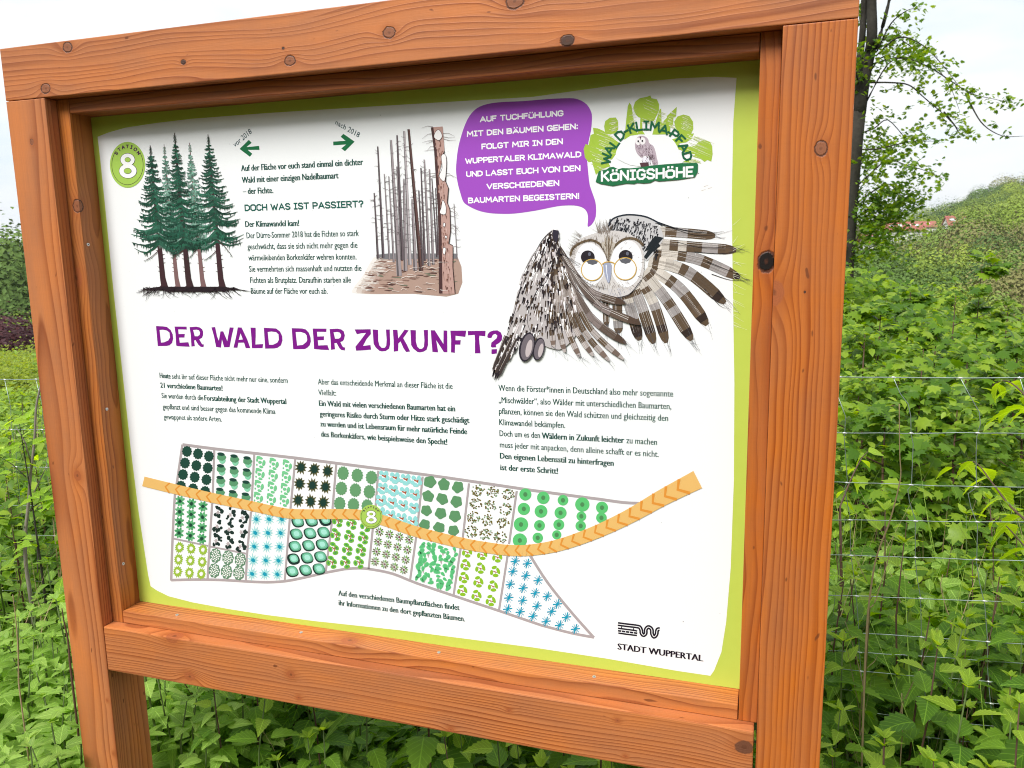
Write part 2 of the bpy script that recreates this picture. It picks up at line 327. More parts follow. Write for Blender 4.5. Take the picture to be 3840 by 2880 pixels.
GL = {'A': (.74, [[(0, 0), (.37, 1), (.74, 0)], [(.14, .33), (.6, .33)]]),
 'B': (.62, [[(0, 0), (0, 1), (.4, 1), (.56, .88), (.56, .64), (.4, .53), (0, .53)], [(.4, .53), (.62, .42), (.62, .12), (.42, 0), (0, 0)]]),
 'C': (.6, [[(.6, .84), (.45, 1), (.18, 1), (0, .8), (0, .2), (.18, 0), (.45, 0), (.6, .16)]]),
 'D': (.64, [[(0, 0), (0, 1), (.35, 1), (.64, .75), (.64, .25), (.35, 0), (0, 0)]]),
 'E': (.5, [[(.5, 1), (0, 1), (0, 0), (.5, 0)], [(0, .5), (.42, .5)]]), 'F': (.5, [[(.5, 1), (0, 1), (0, 0)], [(0, .5), (.42, .5)]]),
 'G': (.64, [[(.62, .84), (.45, 1), (.18, 1), (0, .8), (0, .2), (.18, 0), (.45, 0), (.64, .2), (.64, .46), (.38, .46)]]),
 'H': (.62, [[(0, 0), (0, 1)], [(.62, 0), (.62, 1)], [(0, .5), (.62, .5)]]), 'I': (.4, [[(.2, 0), (.2, 1)], [(0, 1), (.4, 1)], [(0, 0), (.4, 0)]]),
 'K': (.6, [[(0, 0), (0, 1)], [(.56, 1), (.05, .45)], [(.18, .58), (.6, 0)]]), 'L': (.48, [[(0, 1), (0, 0), (.48, 0)]]),
 'M': (.8, [[(0, 0), (.06, 1), (.4, .35), (.74, 1), (.8, 0)]]), 'N': (.62, [[(0, 0), (0, 1), (.62, 0), (.62, 1)]]),
 'O': (.68, [OV]), 'P': (.58, [[(0, 0), (0, 1), (.4, 1), (.58, .85), (.58, .58), (.4, .44), (0, .44)]]),
 'R': (.6, [[(0, 0), (0, 1), (.4, 1), (.58, .85), (.58, .6), (.4, .47), (0, .47)], [(.3, .47), (.6, 0)]]),
 'S': (.58, [[(.56, .85), (.42, 1), (.16, 1), (.02, .86), (.02, .66), (.16, .54), (.42, .46), (.58, .34), (.58, .14), (.42, 0), (.14, 0), (0, .15)]]),
 'T': (.62, [[(0, 1), (.62, 1)], [(.31, 1), (.31, 0)]]), 'U': (.62, [[(0, 1), (0, .2), (.18, 0), (.44, 0), (.62, .2), (.62, 1)]]),
 'V': (.7, [[(0, 1), (.35, 0), (.7, 1)]]), 'W': (.95, [[(0, 1), (.25, 0), (.475, .75), (.7, 0), (.95, 1)]]), 'Z': (.6, [[(0, 1), (.6, 1), (0, 0), (.6, 0)]]),
 '?': (.5, [[(0, .8), (.12, 1), (.38, 1), (.5, .85), (.5, .62), (.26, .42), (.26, .3)], [(.26, .06), (.26, 0)]]), '!': (.08, [[(.04, 1), (.04, .34)], [(.04, .06), (.04, 0)]]),
 ':': (.08, [[(.04, .72), (.04, .66)], [(.04, .1), (.04, .04)]]), '-': (.34, [[(0, .45), (.34, .45)]]),
 '8': (.6, [[(.3, .54), (.08, .66), (.06, .88), (.2, 1), (.4, 1), (.54, .88), (.52, .66), (.3, .54), (.02, .4), (0, .14), (.16, 0), (.44, 0), (.6, .14), (.58, .4), (.3, .54)]])}
for k_, b_ in (('Ä', 'A'), ('Ö', 'O'), ('Ü', 'U')):
    wd, st = GL[b_]; GL[k_] = (wd, [[(x, y*.76) for x, y in pl] for pl in st]+[[(wd*.22, 1.13), (wd*.27, 1.13)], [(wd*.73, 1.13), (wd*.78, 1.13)]])

WHITE = (236, 237, 238); TXT = (8, 78, 68); GREEN = (22, 118, 70)
c1, c2, c3 = crop(0, 0, 2.212), crop(1000, 0, 2.212), crop(2000, 0, 2.212); c5 = crop(0, 700, 2.212); cA, cB, cC = crop(520, 1640, 2.765), crop(1200, 1700, 2.765), crop(1880, 1720, 2.30375)
# white field
pr = Print('white_field')
wf = [(366, 513), (407, 497), (470, 479), (588, 461), (723, 445), (1000, 424), (1500, 393), (2000, 363), (2271, 325), (2407, 307), (2542, 294), (2678, 288), (2762, 292), (2750, 452), (2744, 750), (2747, 1000), (2754, 1440), (2752, 1800), (2740, 2130), (2723, 2333), (2705, 2446), (2678, 2514), (2664, 2534), (2542, 2516), (2271, 2469), (2000, 2428), (1497, 2363), (1181, 2329), (1000, 2306), (859, 2284), (723, 2259), (633, 2236), (588, 2214), (565, 2198), (556, 2157), (520, 1920), (490, 1680), (465, 1448), (425, 1084), (397, 800), (375, 588)]
pr.poly(wf, WHITE, 0)
for x, y, r in ((2562, 2331, 2.2), (2582, 742, 1.6), (1427, 432, 1.5), (862, 540, 1.4), (2620, 650, 2.), (1250, 1072, 1.4), (690, 1690, 1.1), (1610, 1020, 1.2), (2630, 1020, 1.5), (2700, 2300, 1.2), (1180, 1640, 1.0), (2480, 1960, 1.2)): pr.ell(x, y, r, r*.8, (110, 104, 98), 1, 6)
for i in range(46): x, y = random.uniform(420, 2740), random.uniform(520, 2300); pr.ell(x, y, random.uniform(.5, 1.1), random.uniform(.5, 1.), (170, 166, 158), 1, 5)
for x, y in ((2630, 716), (2640, 700), (2655, 708)): pr.line([(x, y), (x+16, y-6)], 1.5, (214, 196, 180), 1, .5)
pr.build()

# speech bubble
pr = Print('speech_bubble'); cb = crop(1680, 340, 3.190)
bp = [(98, 900), (120, 700), (165, 520), (230, 350), (310, 240), (420, 175), (600, 140), (900, 125), (1200, 100), (1450, 90), (1560, 105), (1660, 165), (1715, 260), (1722, 350), (1710, 480), (1680, 620), (1665, 800), (1675, 950), (1695, 1120), (1730, 1230), (1765, 1340), (1772, 1450), (1760, 1530), (1720, 1600), (1672, 1626), (1675, 1540), (1665, 1460), (1620, 1405), (1540, 1378), (1440, 1373), (1300, 1385), (1050, 1435), (800, 1470), (620, 1473), (480, 1462), (350, 1430), (230, 1370), (180, 1320), (150, 1230), (120, 1120), (100, 1000)]
pr.poly(smooth(cb(bp), 3), (176, 84, 210), 1)
for tx, a, b in (('AUF TUCHFÜHLUNG', (380, 380), (1385, 305)), ('MIT DEN BÄUMEN GEHEN:', (225, 555), (1560, 462)), ('FOLGT MIR IN DEN', (400, 705), (1378, 642)), ('WUPPERTALER KLIMAWALD', (205, 878), (1597, 797)), ('UND LASST EUCH VON DEN', (218, 1035), (1588, 962)), ('VERSCHIEDENEN', (460, 1183), (1335, 1140)), ('BAUMARTEN BEGEISTERN!', (240, 1350), (1575, 1295))):
    p, q = cb([a, b]); pr.caps(tx, p, q, 22.5, (242, 240, 244), .225, 2)
pr.build()

# headline, traced letter by letter
def hl(pts, c, layer, holes=()):
    q = Print('headline_letter'); q.poly(pts, c, layer, holes); q.build()
h1, h2, h3 = crop(570, 1200, 4.424), crop(1070, 1210, 4.424), crop(1480, 1210, 4.424)
HD = (134, 12, 146)
def D_(dx, dy, k=1): return [(68+dx, 100+dy), (180+dx, 105+dy), (250+dx, 115+dy), (310+dx, 165+dy), (345+dx, 240+dy), (352+dx, 310+dy), (335+dx, 380+dy), (290+dx, 420+dy), (240+dx, 430+dy), (98+dx, 432+dy)], [(126+dx, 165+dy), (150+dx, 375+dy), (200+dx, 370+dy), (270+dx, 340+dy), (300+dx, 290+dy), (292+dx, 210+dy), (250+dx, 175+dy), (180+dx, 160+dy)]
E_ = [(375, 108), (575, 110), (577, 158), (435, 155), (443, 232), (545, 232), (540, 290), (450, 292), (462, 376), (603, 368), (626, 443), (500, 438), (415, 432), (403, 420), (392, 230)]
Ro = [(625, 118), (735, 110), (790, 122), (830, 150), (848, 190), (848, 250), (830, 295), (785, 320), (833, 403), (862, 405), (855, 450), (810, 445), (770, 410), (722, 332), (700, 340), (712, 433), (656, 440), (645, 250)]
Ri = [(682, 165), (710, 268), (760, 270), (792, 245), (798, 205), (780, 170), (740, 160)]
for fn, dx, dy in ((h1, 0, 0), (h2, 40, -10)):
    o, i = D_(dx, dy); i = list(i)
    if fn is h2: o = [(107, 90), (280, 96), (340, 112), (390, 165), (418, 240), (424, 310), (405, 375), (365, 415), (325, 437), (132, 440)]; i = [(172, 155), (196, 380), (290, 368), (350, 320), (365, 285), (355, 210), (325, 175), (250, 152)]
    hl(fn(o), HD, 1, [fn(i)])
hl(h1(E_), HD, 1); hl(h1(Ro), HD, 1, [h1(Ri)])
hl(h1([(988, 122), (1048, 116), (1080, 270), (1110, 345), (1138, 188), (1182, 188), (1250, 350), (1290, 122), (1357, 126), (1325, 260), (1288, 450), (1198, 452), (1162, 322), (1145, 458), (1065, 447), (1030, 270)]), HD, 1)
hl(h1([(1425, 122), (1487, 125), (1580, 320), (1632, 466), (1556, 466), (1528, 375), (1435, 376), (1418, 460), (1354, 458), (1400, 260)]), HD, 1, [h1([(1470, 220), (1438, 330), (1508, 322)])])
hl(h1([(1635, 126), (1720, 128), (1722, 260), (1716, 406), (1845, 398), (1835, 466), (1660, 468), (1650, 280)]), HD, 1)
hl(h1([(1856, 128), (2060, 140), (2125, 190), (2162, 270), (2165, 340), (2140, 420), (2080, 462), (2030, 472), (1880, 474)]), HD, 1, [h1([(1920, 198), (1942, 410), (2010, 410), (2080, 375), (2105, 330), (2100, 240), (2060, 200), (1980, 190)])])
hl(h2([(455, 97), (683, 99), (680, 153), (525, 150), (532, 230), (642, 226), (640, 288), (538, 292), (548, 378), (700, 372), (728, 454), (600, 448), (478, 436), (468, 260)]), HD, 1)
hl(h2([(736, 106), (870, 99), (930, 112), (970, 145), (988, 210), (975, 275), (955, 305), (912, 322), (958, 405), (994, 412), (986, 460), (935, 455), (900, 425), (850, 335), (815, 342), (825, 440), (760, 450), (750, 250)]), HD, 1, [h2([(800, 160), (826, 266), (890, 264), (918, 240), (926, 200), (905, 165), (860, 152)])])
hl(h2([(1150, 112), (1415, 108), (1420, 188), (1350, 270), (1288, 386), (1412, 370), (1424, 446), (1280, 460), (1177, 464), (1164, 398), (1250, 290), (1340, 170), (1260, 175), (1188, 192)]), HD, 1)
hl(h2([(1450, 112), (1538, 118), (1542, 300), (1560, 375), (1600, 418), (1650, 416), (1676, 380), (1682, 280), (1670, 114), (1732, 112), (1740, 350), (1722, 430), (1665, 470), (1600, 476), (1560, 465), (1500, 410), (1466, 350)]), HD, 1)
hl(h2([(1785, 118), (1860, 118), (1874, 262), (1980, 115), (2046, 128), (1956, 255), (2020, 370), (2070, 478), (2004, 485), (1960, 420), (1912, 310), (1876, 345), (1872, 470), (1800, 480), (1798, 300)]), HD, 1)
hl(h3([(262, 120), (352, 126), (352, 310), (375, 395), (415, 434), (455, 432), (486, 400), (495, 290), (483, 122), (552, 120), (554, 370), (530, 450), (480, 480), (420, 492), (380, 486), (310, 430), (275, 370)]), HD, 1)
hl(h3([(600, 125), (665, 126), (810, 352), (812, 128), (873, 132), (875, 490), (818, 490), (690, 290), (722, 492), (628, 485), (612, 300)]), HD, 1)
hl(h3([(925, 132), (1188, 132), (1172, 236), (1010, 216), (1010, 292), (1096, 290), (1090, 364), (1003, 364), (998, 500), (935, 492), (938, 300)]), HD, 1)
hl(h3([(1213, 138), (1508, 134), (1503, 226), (1408, 214), (1400, 260), (1425, 508), (1332, 508), (1334, 300), (1328, 202), (1218, 210)]), HD, 1)
hl(h3([(1536, 240), (1545, 190), (1580, 150), (1640, 130), (1705, 127), (1760, 160), (1785, 220), (1778, 290), (1735, 335), (1680, 368), (1684, 408), (1620, 412), (1597, 400), (1606, 330), (1690, 260), (1704, 215), (1670, 184), (1630, 200), (1605, 252), (1560, 254)]), HD, 1)
hl(h3([(1608, 442), (1698, 438), (1694, 510), (1620, 522), (1606, 510)]), HD, 1)

# body text
cm, ch, cd_ = crop(880, 420, 2.242), crop(560, 1180, 1.6265), crop(1820, 1400, 2.765); ce = crop(1000, 2130, 2.212)
Bd, Rg = .034, .015
def para(name, fn, rows, cap):
    pr = Print(name); hs = []
    for tx, a, b, bo in rows:
        p, q = fn([a, b]); hs.append(pr.place(p, q, cap)[4])
    H = sum(hs)/len(hs)
    for tx, a, b, bo in rows:
        p, q = fn([a, b]); pr.text(tx, p, q, cap, TXT, Bd if bo else Rg, 1, H)
    pr.build()
para('opening_text', cm, [('Auf der Fläche vor euch stand einmal ein dichter', (57, 498), (1080, 445), 1), ('Wald mit einer einzigen Nadelbaumart', (64, 597), (873, 558), 1), ('– der Fichte.', (72, 690), (325, 682), 1)], 23)
para('drought_text', cm, [('Der Klimawandel kam!', (92, 967), (542, 958), 1), ('Der Dürre-Sommer 2018 hat die Fichten so stark', (102, 1062), (1045, 1043), 0), ('geschwächt, dass sie sich nicht mehr gegen die', (110, 1155), (1033, 1142), 0), ('wärmeliebenden Borkenkäfer wehren konnten.', (118, 1248), (1025, 1240), 0), ('Sie vermehrten sich massenhaft und nutzten die', (124, 1343), (1067, 1336), 0), ('Fichten als Brutplatz. Daraufhin starben alle', (133, 1437), (978, 1434), 0), ('Bäume auf der Fläche vor euch ab.', (140, 1528), (782, 1528), 0)], 22)
para('left_column_text', ch, [('Heute', (65, 385), (130, 390), 1), ('seht ihr auf dieser Fläche nicht mehr nur eine, sondern', (140, 391), (845, 417), 0), ('21 verschiedene Baumarten!', (70, 445), (447, 464), 1), ('Sie wurden durch die', (77, 508), (330, 522), 0), ('Forstabteilung der Stadt Wuppertal', (338, 523), (836, 545), 1), ('gepflanzt und sind besser gegen das kommende Klima', (84, 575), (770, 606), 0), ('gewappnet als andere Arten.', (91, 637), (443, 652), 0)], 19.5)
para('middle_column_text', ch, [('Aber das entscheidende Merkmal an dieser Fläche ist die', (1030, 425), (1850, 453), 0), ('Vielfalt:', (1032, 490), (1140, 494), 0), ('Ein Wald mit vielen verschiedenen Baumarten hat ein', (1037, 556), (1865, 590), 1), ('geringeres Risiko durch Sturm oder Hitze stark geschädigt', (1042, 620), (1952, 661), 1), ('zu werden und ist Lebensraum für mehr natürliche Feinde', (1045, 681), (1938, 729), 1), ('des Borkenkäfers, wie beispielsweise den Specht!', (1049, 744), (1817, 793), 1)], 21)
para('right_column_text', cd_, [('Wenn die Förster*innen in Deutschland also mehr sogenannte', (138, 180), (1947, 243), 0), ('„Mischwälder“, also Wälder mit unterschiedlichen Baumarten,', (140, 305), (1928, 373), 0), ('pflanzen, können sie den Wald schützen und gleichzeitig den', (143, 420), (1895, 495), 0), ('Klimawandel bekämpfen.', (146, 535), (828, 567), 0), ('Doch um es den', (149, 650), (567, 672), 0), ('Wäldern in Zukunft leichter', (588, 675), (1438, 722), 1), ('zu machen', (1463, 724), (1780, 743), 0), ('muss jeder mit anpacken, denn alleine schafft er es nicht.', (152, 767), (1797, 868), 0), ('Den eigenen Lebensstil zu hinterfragen', (155, 883), (1330, 960), 1), ('ist der erste Schritt!', (158, 1002), (752, 1042), 1)], 22.5)
para('map_caption_text', ce, [('Auf den verschiedenen Baumpflanzflächen findet', (597, 228), (1600, 350), 1), ('ihr Informationen zu den dort gepflanzten Bäumen.', (600, 308), (1645, 443), 1)], 20)
pr = Print('question_heading'); p, q = cm([(85, 835), (1085, 802)]); pr.caps('DOCH WAS IST PASSIERT?', p, q, 26, (14, 96, 84), .2, 1); pr.build()
pr = Print('before_arrow'); pr.poly(c1([(1988, 1235), (2065, 1160), (2088, 1185), (2045, 1220), (2150, 1210), (2153, 1243), (2055, 1243), (2093, 1275), (2073, 1300)]), GREEN, 1)
p, q = c1([(1950, 1222), (2092, 1102)]); pr.text('vor 2018', p, q, 20, (20, 70, 78), .004, 1); pr.build()
pr = Print('after_arrow'); pr.poly(c2([(552, 1175), (655, 1168), (615, 1135), (637, 1110), (730, 1175), (650, 1254), (620, 1232), (660, 1198), (554, 1206)]), GREEN, 1)
p, q = c2([(566, 1030), (762, 1142)]); pr.text('nach 2018', p, q, 20, (20, 70, 78), .004, 1); pr.build()
# town mark
pr = Print('town_logo'); cl = crop(2280, 2310, 5.53); BK = (22, 14, 34)
p, q = cl([(205, 690), (1968, 940)]); pr.text('STADT WUPPERTAL', p, q, 23, BK, .045, 1)
cen = smooth(cl([(205, 165), (400, 190), (610, 216), (665, 240), (690, 300), (695, 350), (735, 395), (780, 360), (785, 280), (830, 228), (880, 245), (910, 290), (915, 370), (955, 430), (1005, 380), (1015, 310), (1035, 275), (1072, 272)]), 4, False)
pr.line(cen, 84/5.53, BK, 1); pr.line(cen, 15/5.53, WHITE, 2)
pr.line(cl([(207, 252), (400, 277), (560, 298), (605, 312)]), 32/5.53, BK, 1)
for i in range(5): pr.line(cl([(207+i*83, 303+i*10.8), (276+i*83, 312+i*10.8)]), 34/5.53, BK, 1)
pr.line(cl([(215, 352), (400, 378), (600, 402)]), 32/5.53, BK, 1)
for x, y in ((282, 228), (530, 262)): pr.line(cl([(x, y-22), (x, y+22)]), 16/5.53, BK, 1)
pr.build()
# ------------------------------------------------------------------ printed drawings
U = random.uniform
def badge(name, x, y, rx, ry, k, lf=0):
    pr = Print(name); pe = pr.ell; pr.ell = lambda x, y, rx, ry, c, ly=1, *a: pe(x, y, rx, ry, c, ly+lf, *a)
    pr.ell(x, y, rx, ry, (180, 219, 96), 3, 40); pr.ring(x, y, rx*.89, ry*.87, 1.6*k+.6, (70, 40, 50), 4+lf, -38, 215, 40)
    for g_, c, ly in ((1.2*k+.9, (74, 40, 56), 4), (0, (240, 240, 240), 5)):
        pr.ell(x+rx*.01, y-ry*.22, rx*.40+g_, ry*.27+g_, c, ly, 24); pr.ell(x+rx*.03, y+ry*.27, rx*.49+g_, ry*.31+g_, c, ly, 24)
    for dy, a_, b_ in ((-.22, .17, .11), (.27, .22, .13)):
        pr.ell(x+rx*.02, y+ry*dy, rx*a_+g_, ry*b_, (74, 40, 56), 6, 20); pr.ell(x+rx*.02, y+ry*dy, rx*a_-1.1*k-.6, ry*b_-1.1*k-.6, (180, 219, 96), 7, 20)
    for i, chh in enumerate('STATION'):
        a = R_(-141+i*16.8); pr.glyph(chh, x+rx*.82*math.cos(a), y+ry*.80*math.sin(a), ry*.155, -50+i*16.5, (84, 26, 84), .22, 4+lf)
    pr.build()
# spruces
pr = Print('spruce_drawing'); f = crop(380, 420, 2.242)
def spruce(tx, ty, bx, by, wt, wb, spread, trunk, greens, y0, y1, ly):
    dx = bx-tx
    X_ = lambda y: tx+dx*((y-ty)/(by-ty))**1.08
    pr.line(f([(X_(y), y) for y in np.linspace(ty, by-60, 14)]), wt/2.242, trunk, ly+1, wb*.75/2.242)
    pr.poly(f([(X_(by-70)-wb*.38, by-70), (X_(by-70)+wb*.38, by-70), (bx+wb*.6, by), (bx+wb*1.0, by+12), (bx-wb*.7, by+12), (bx-wb*.35, by-8)]), trunk, ly+1)
    for y in np.linspace(by-330, by-120, 7):
        sd = random.choice((-1, 1)); pr.line(f([(X_(y), y), (X_(y)+sd*(wb*.4+12), y-10)]), 9/2.242, trunk, ly+1, 1)
    n = int((y1-y0)/17)
    for i in range(n):
        q = (i+.5)/n; y = y0+(y1-y0)*q; sp = spread*min(1, .13+q*1.02)*U(.72, 1.12)
        for sd in (-1, 1):
            q_ = U(.78, 1.2); g = tuple(c*q_ for c in random.choice(greens)); y += U(-9, 9)*sd; drop = sp*U(.10, .50)
            pts = [(X_(y)+sd*sp*t, y+drop*math.sin(t*2.3)*(1 if t < .7 else .9)-sp*.10*t*t) for t in (0, .25, .5, .75, 1)]
            pr.line(f(pts), (13+11*q)/2.242, g, ly+2, 1.2)
            for j in range(8):
                t = U(.15, .98); px_ = X_(y)+sd*sp*t; py_ = y+drop*math.sin(t*2.3)-sp*.10*t*t; l_ = U(10, 30)*(.5+q)*(1.2-t*.6)
                pr.line(f([(px_, py_-3), (px_-sd*U(-3, 8), py_+l_)]), U(5, 10)/2.242, tuple(c*(.75+.5*(j%3)/2) for c in g), ly+3, .5)
    for i in range(5):
        y = y0-60+i*12; pr.line(f([(X_(y)-10-i, y-6), (X_(y), y+4), (X_(y)+10+i, y-6)]), 2, greens[0], ly+2)
DG = [(30, 76, 60), (36, 92, 70), (52, 104, 84)]; PG = [(104, 148, 130), (126, 164, 148)]
spruce(528, 272, 640, 1468, 4, 46, 120, (138, 104, 104), PG, 360, 1130, 1)
spruce(742, 258, 855, 1468, 4, 48, 120, (138, 104, 104), PG, 345, 1130, 1)
spruce(412, 280, 525, 1465, 5, 60, 205, (70, 42, 48), DG, 365, 1120, 3)
spruce(898, 188, 1012, 1470, 5, 60, 210, (70, 42, 48), DG, 275, 1090, 3)
spruce(617, 175, 740, 1466, 5, 62, 165, (66, 42, 46), DG, 265, 1150, 6)
for (x0, y0, x1, y1, x2, y2, x3, y3) in ((480, 1170, 430, 1215, 390, 1240, 360, 1252), (985, 1080, 1040, 1130, 1080, 1180, 1105, 1218), (965, 1175, 930, 1205, 890, 1235, 865, 1245), (690, 1165, 650, 1195, 610, 1215, 585, 1228), (800, 1160, 770, 1195, 740, 1225, 722, 1240)):
    pr.line(f([(x0, y0), (x1, y1), (x2, y2), (x3, y3)]), 3.2, (84, 56, 56), 8, 1)
    for j in range(7): pr.line(f([(x1+(x3-x1)*j/7, y1+(y3-y1)*j/7), (x1+(x3-x1)*j/7+U(-14, 14), y1+(y3-y1)*j/7+U(10, 26))]), 1.6, (70, 110, 90), 8, .5)
for i in range(150):
    x = U(350, 1120); y = 1472+U(-4, 14); pts = [(x, y)]; a = U(.1, .9)*random.choice((1, -1))*1.4
    if abs(x-735) > 250: a = math.copysign(a, x-735)
    l_ = U(8, 24)
    for j in range(random.randint(3, 6)):
        a += U(-.5, .5); y += abs(math.cos(a))*l_*.8+2; x += math.sin(a)*l_*1.3
        if y > 1608: break
        pts.append((x, y))
    if len(pts) > 1: pr.line(f(pts), U(3, 7)/2.242*1.3, (44, 30, 38), 9, .7)
pr.poly(f([(340, 1500), (420, 1478), (500, 1468), (1030, 1468), (1120, 1482), (1250, 1505), (1120, 1494), (900, 1512), (600, 1510), (450, 1492)]), (44, 30, 36), 9)
pr.build()
# dead forest
pr = Print('dead_forest_drawing'); f = crop(880, 420, 2.242)
gp = [(1000, 1480), (1060, 1395), (1110, 1320), (1150, 1255), (1200, 1212), (1400, 1200), (1600, 1215), (1870, 1205), (1880, 1528), (1500, 1528), (1040, 1528)]
for i, cc_ in enumerate(((232, 226, 222), (222, 208, 200), (212, 190, 180), (202, 174, 162), (192, 160, 146))):
    pr.poly(smooth(f([(x+(i*34 if x < 1210 else 0)+U(-8, 8)*(x < 1210), y+(i*9 if y < 1500 and x < 1250 else 0)) for x, y in gp]), 3), cc_, 1)
for i in range(90):
    t = U(0, 1); x, y = 1190-t*180+U(-10, 90), 1230+t*260+U(-10, 30); pr.line(f([(x, y), (x+U(20, 90), y+U(-4, 12))]), U(2, 6), random.choice([(224, 212, 204), (206, 182, 170), (232, 226, 222)]), 2, 1)
pr.poly(f([(1190, 1200), (1300, 1188), (1870, 1190), (1875, 1232), (1195, 1238)]), (132, 130, 134), 2)
for i in range(70):
    x, y = U(1060, 1860), U(1245, 1515)
    if x < 1210-(y-1230)*.5: continue
    c = random.choice([(150, 116, 104), (118, 84, 74), (172, 142, 130), (128, 132, 112), (96, 66, 62)]); pr.ell(x, y, U(8, 26), U(2.5, 6), c, 3, 8) if 0 else pr.poly(f([(x-U(16, 60), y), (x-8, y-U(4, 11)), (x+U(14, 50), y-3), (x+U(5, 30), y+U(4, 11))]), c, 3)
TR = [(1205, 290, 1250, 1225, 8, 22, 0), (1260, 520, 1302, 1242, 6, 16, 1), (1175, 680, 1205, 1232, 8, 18, 0), (1298, 540, 1338, 1262, 6, 18, 1), (1365, 460, 1400, 1240, 6, 16, 1), (1318, 235, 1385, 1378, 9, 44, 1), (1368, 195, 1412, 1245, 8, 28, 0), (1428, 160, 1474, 1284, 12, 32, 2), (1425, 560, 1437, 1336, 7, 34, 1), (1495, 730, 1520, 1332, 7, 36, 1), (1465, 145, 1568, 1335, 15, 36, 3), (1550, 660, 1582, 1290, 8, 20, 0), (1568, 470, 1600, 1250, 8, 20, 0), (1597, 400, 1636, 1295, 8, 26, 1), (1640, 480, 1670, 1282, 8, 24, 1), (1660, 560, 1702, 1220, 6, 14, 0), (1690, 640, 1712, 1200, 6, 12, 0), (1845, 770, 1872, 1240, 5, 9, 1)]
PAL = [(112, 98, 104), (172, 160, 164), (196, 186, 190), (104, 74, 70)]
for x0, y0, x1, y1, a, b, c in TR:
    pts = [(x0+(x1-x0)*t, y0+(y1-y0)*t) for t in (0, .3, .6, 1)]
    pr.line(f(pts), a/2.242, PAL[c], 4, b/2.242); pr.line(f([(p[0]-b*.22, p[1]) for p in pts]), a*.35/2.242, tuple(v*.62 for v in PAL[c]), 5, b*.35/2.242)
    for j in range(int((y1-y0)/42)):
        y = y0+U(.03, .8)*(y1-y0); x = x0+(x1-x0)*(y-y0)/(y1-y0); sd = random.choice((-1, 1)); l_ = U(14, 42)
        pr.line(f([(x, y), (x+sd*l_*.6, y-U(-4, 12)), (x+sd*l_, y-U(-10, 18))]), 1.7, (120, 108, 112), 5, .5)
big = f([(1655, 130), (1750, 122), (1766, 330), (1748, 400), (1715, 540), (1765, 575), (1800, 640), (1790, 760), (1812, 820), (1818, 1000), (1805, 1110), (1836, 1120), (1840, 1300), (1856, 1528), (1722, 1528), (1724, 1100), (1718, 820), (1698, 560), (1685, 330)])
pr.poly(big, (206, 166, 156), 6); pr.line(f([(1662, 130), (1690, 330), (1705, 560), (1722, 820), (1730, 1100), (1735, 1525)]), 9, (82, 54, 54), 7, 13)
for i in range(120):
    y = U(240, 1500); t = (y-130)/1400; x = 1700+t*90+U(-22, 38); pr.line(f([(x, y), (x+U(-5, 5), y+U(10, 42))]), U(1.5, 5), random.choice([(150, 104, 90), (176, 128, 112), (118, 78, 68), (228, 192, 182)]), 8, .8)
for pt in ([(1690, 170), (1720, 150), (1748, 200), (1722, 240), (1680, 215)], [(1740, 370), (1775, 360), (1784, 440), (1768, 580), (1722, 540), (1748, 470)], [(1752, 740), (1778, 790), (1775, 860), (1728, 850), (1740, 800)], [(1760, 930), (1775, 940), (1768, 965), (1756, 958)], [(1768, 1040), (1788, 1045), (1780, 1068)], [(1758, 1140), (1778, 1150), (1768, 1200), (1752, 1180)]):
    q = smooth(f(pt), 3); pr.poly(q, (236, 232, 232), 9); pr.line(q+[q[0]], 1.6, (70, 42, 44), 9)
pr.line(f([(1766, 330), (1745, 380), (1782, 420), (1775, 580), (1800, 640), (1790, 760), (1812, 820), (1818, 1000), (1803, 1105), (1836, 1122)]), 2.6, (60, 36, 38), 9); pr.line(f([(1838, 1130), (1836, 1300), (1855, 1525)]), 2.2, (60, 36, 38), 9)
for i in range(26):
    y = random.choice((U(125, 330), U(480, 560), U(740, 1010))); sd = random.choice((-1, 1)); x = 1700+(y-130)/1400*70+(50 if sd > 0 else -30); l_ = U(50, 110)
    pr.line(f([(x, y), (x+sd*l_*.5, y+U(-8, 20)), (x+sd*l_, y+U(0, 60))]), 1.7, (158, 146, 146), 5, .6)
for i in range(26):
    x, y = U(1200, 1800), U(1260, 1510); pr.line(f([(x, y), (x+U(15, 45), y+U(-22, 12)), (x+U(50, 90), y+U(-8, 18))]), 2.2, (232, 222, 216), 9, .8)
pr.build()

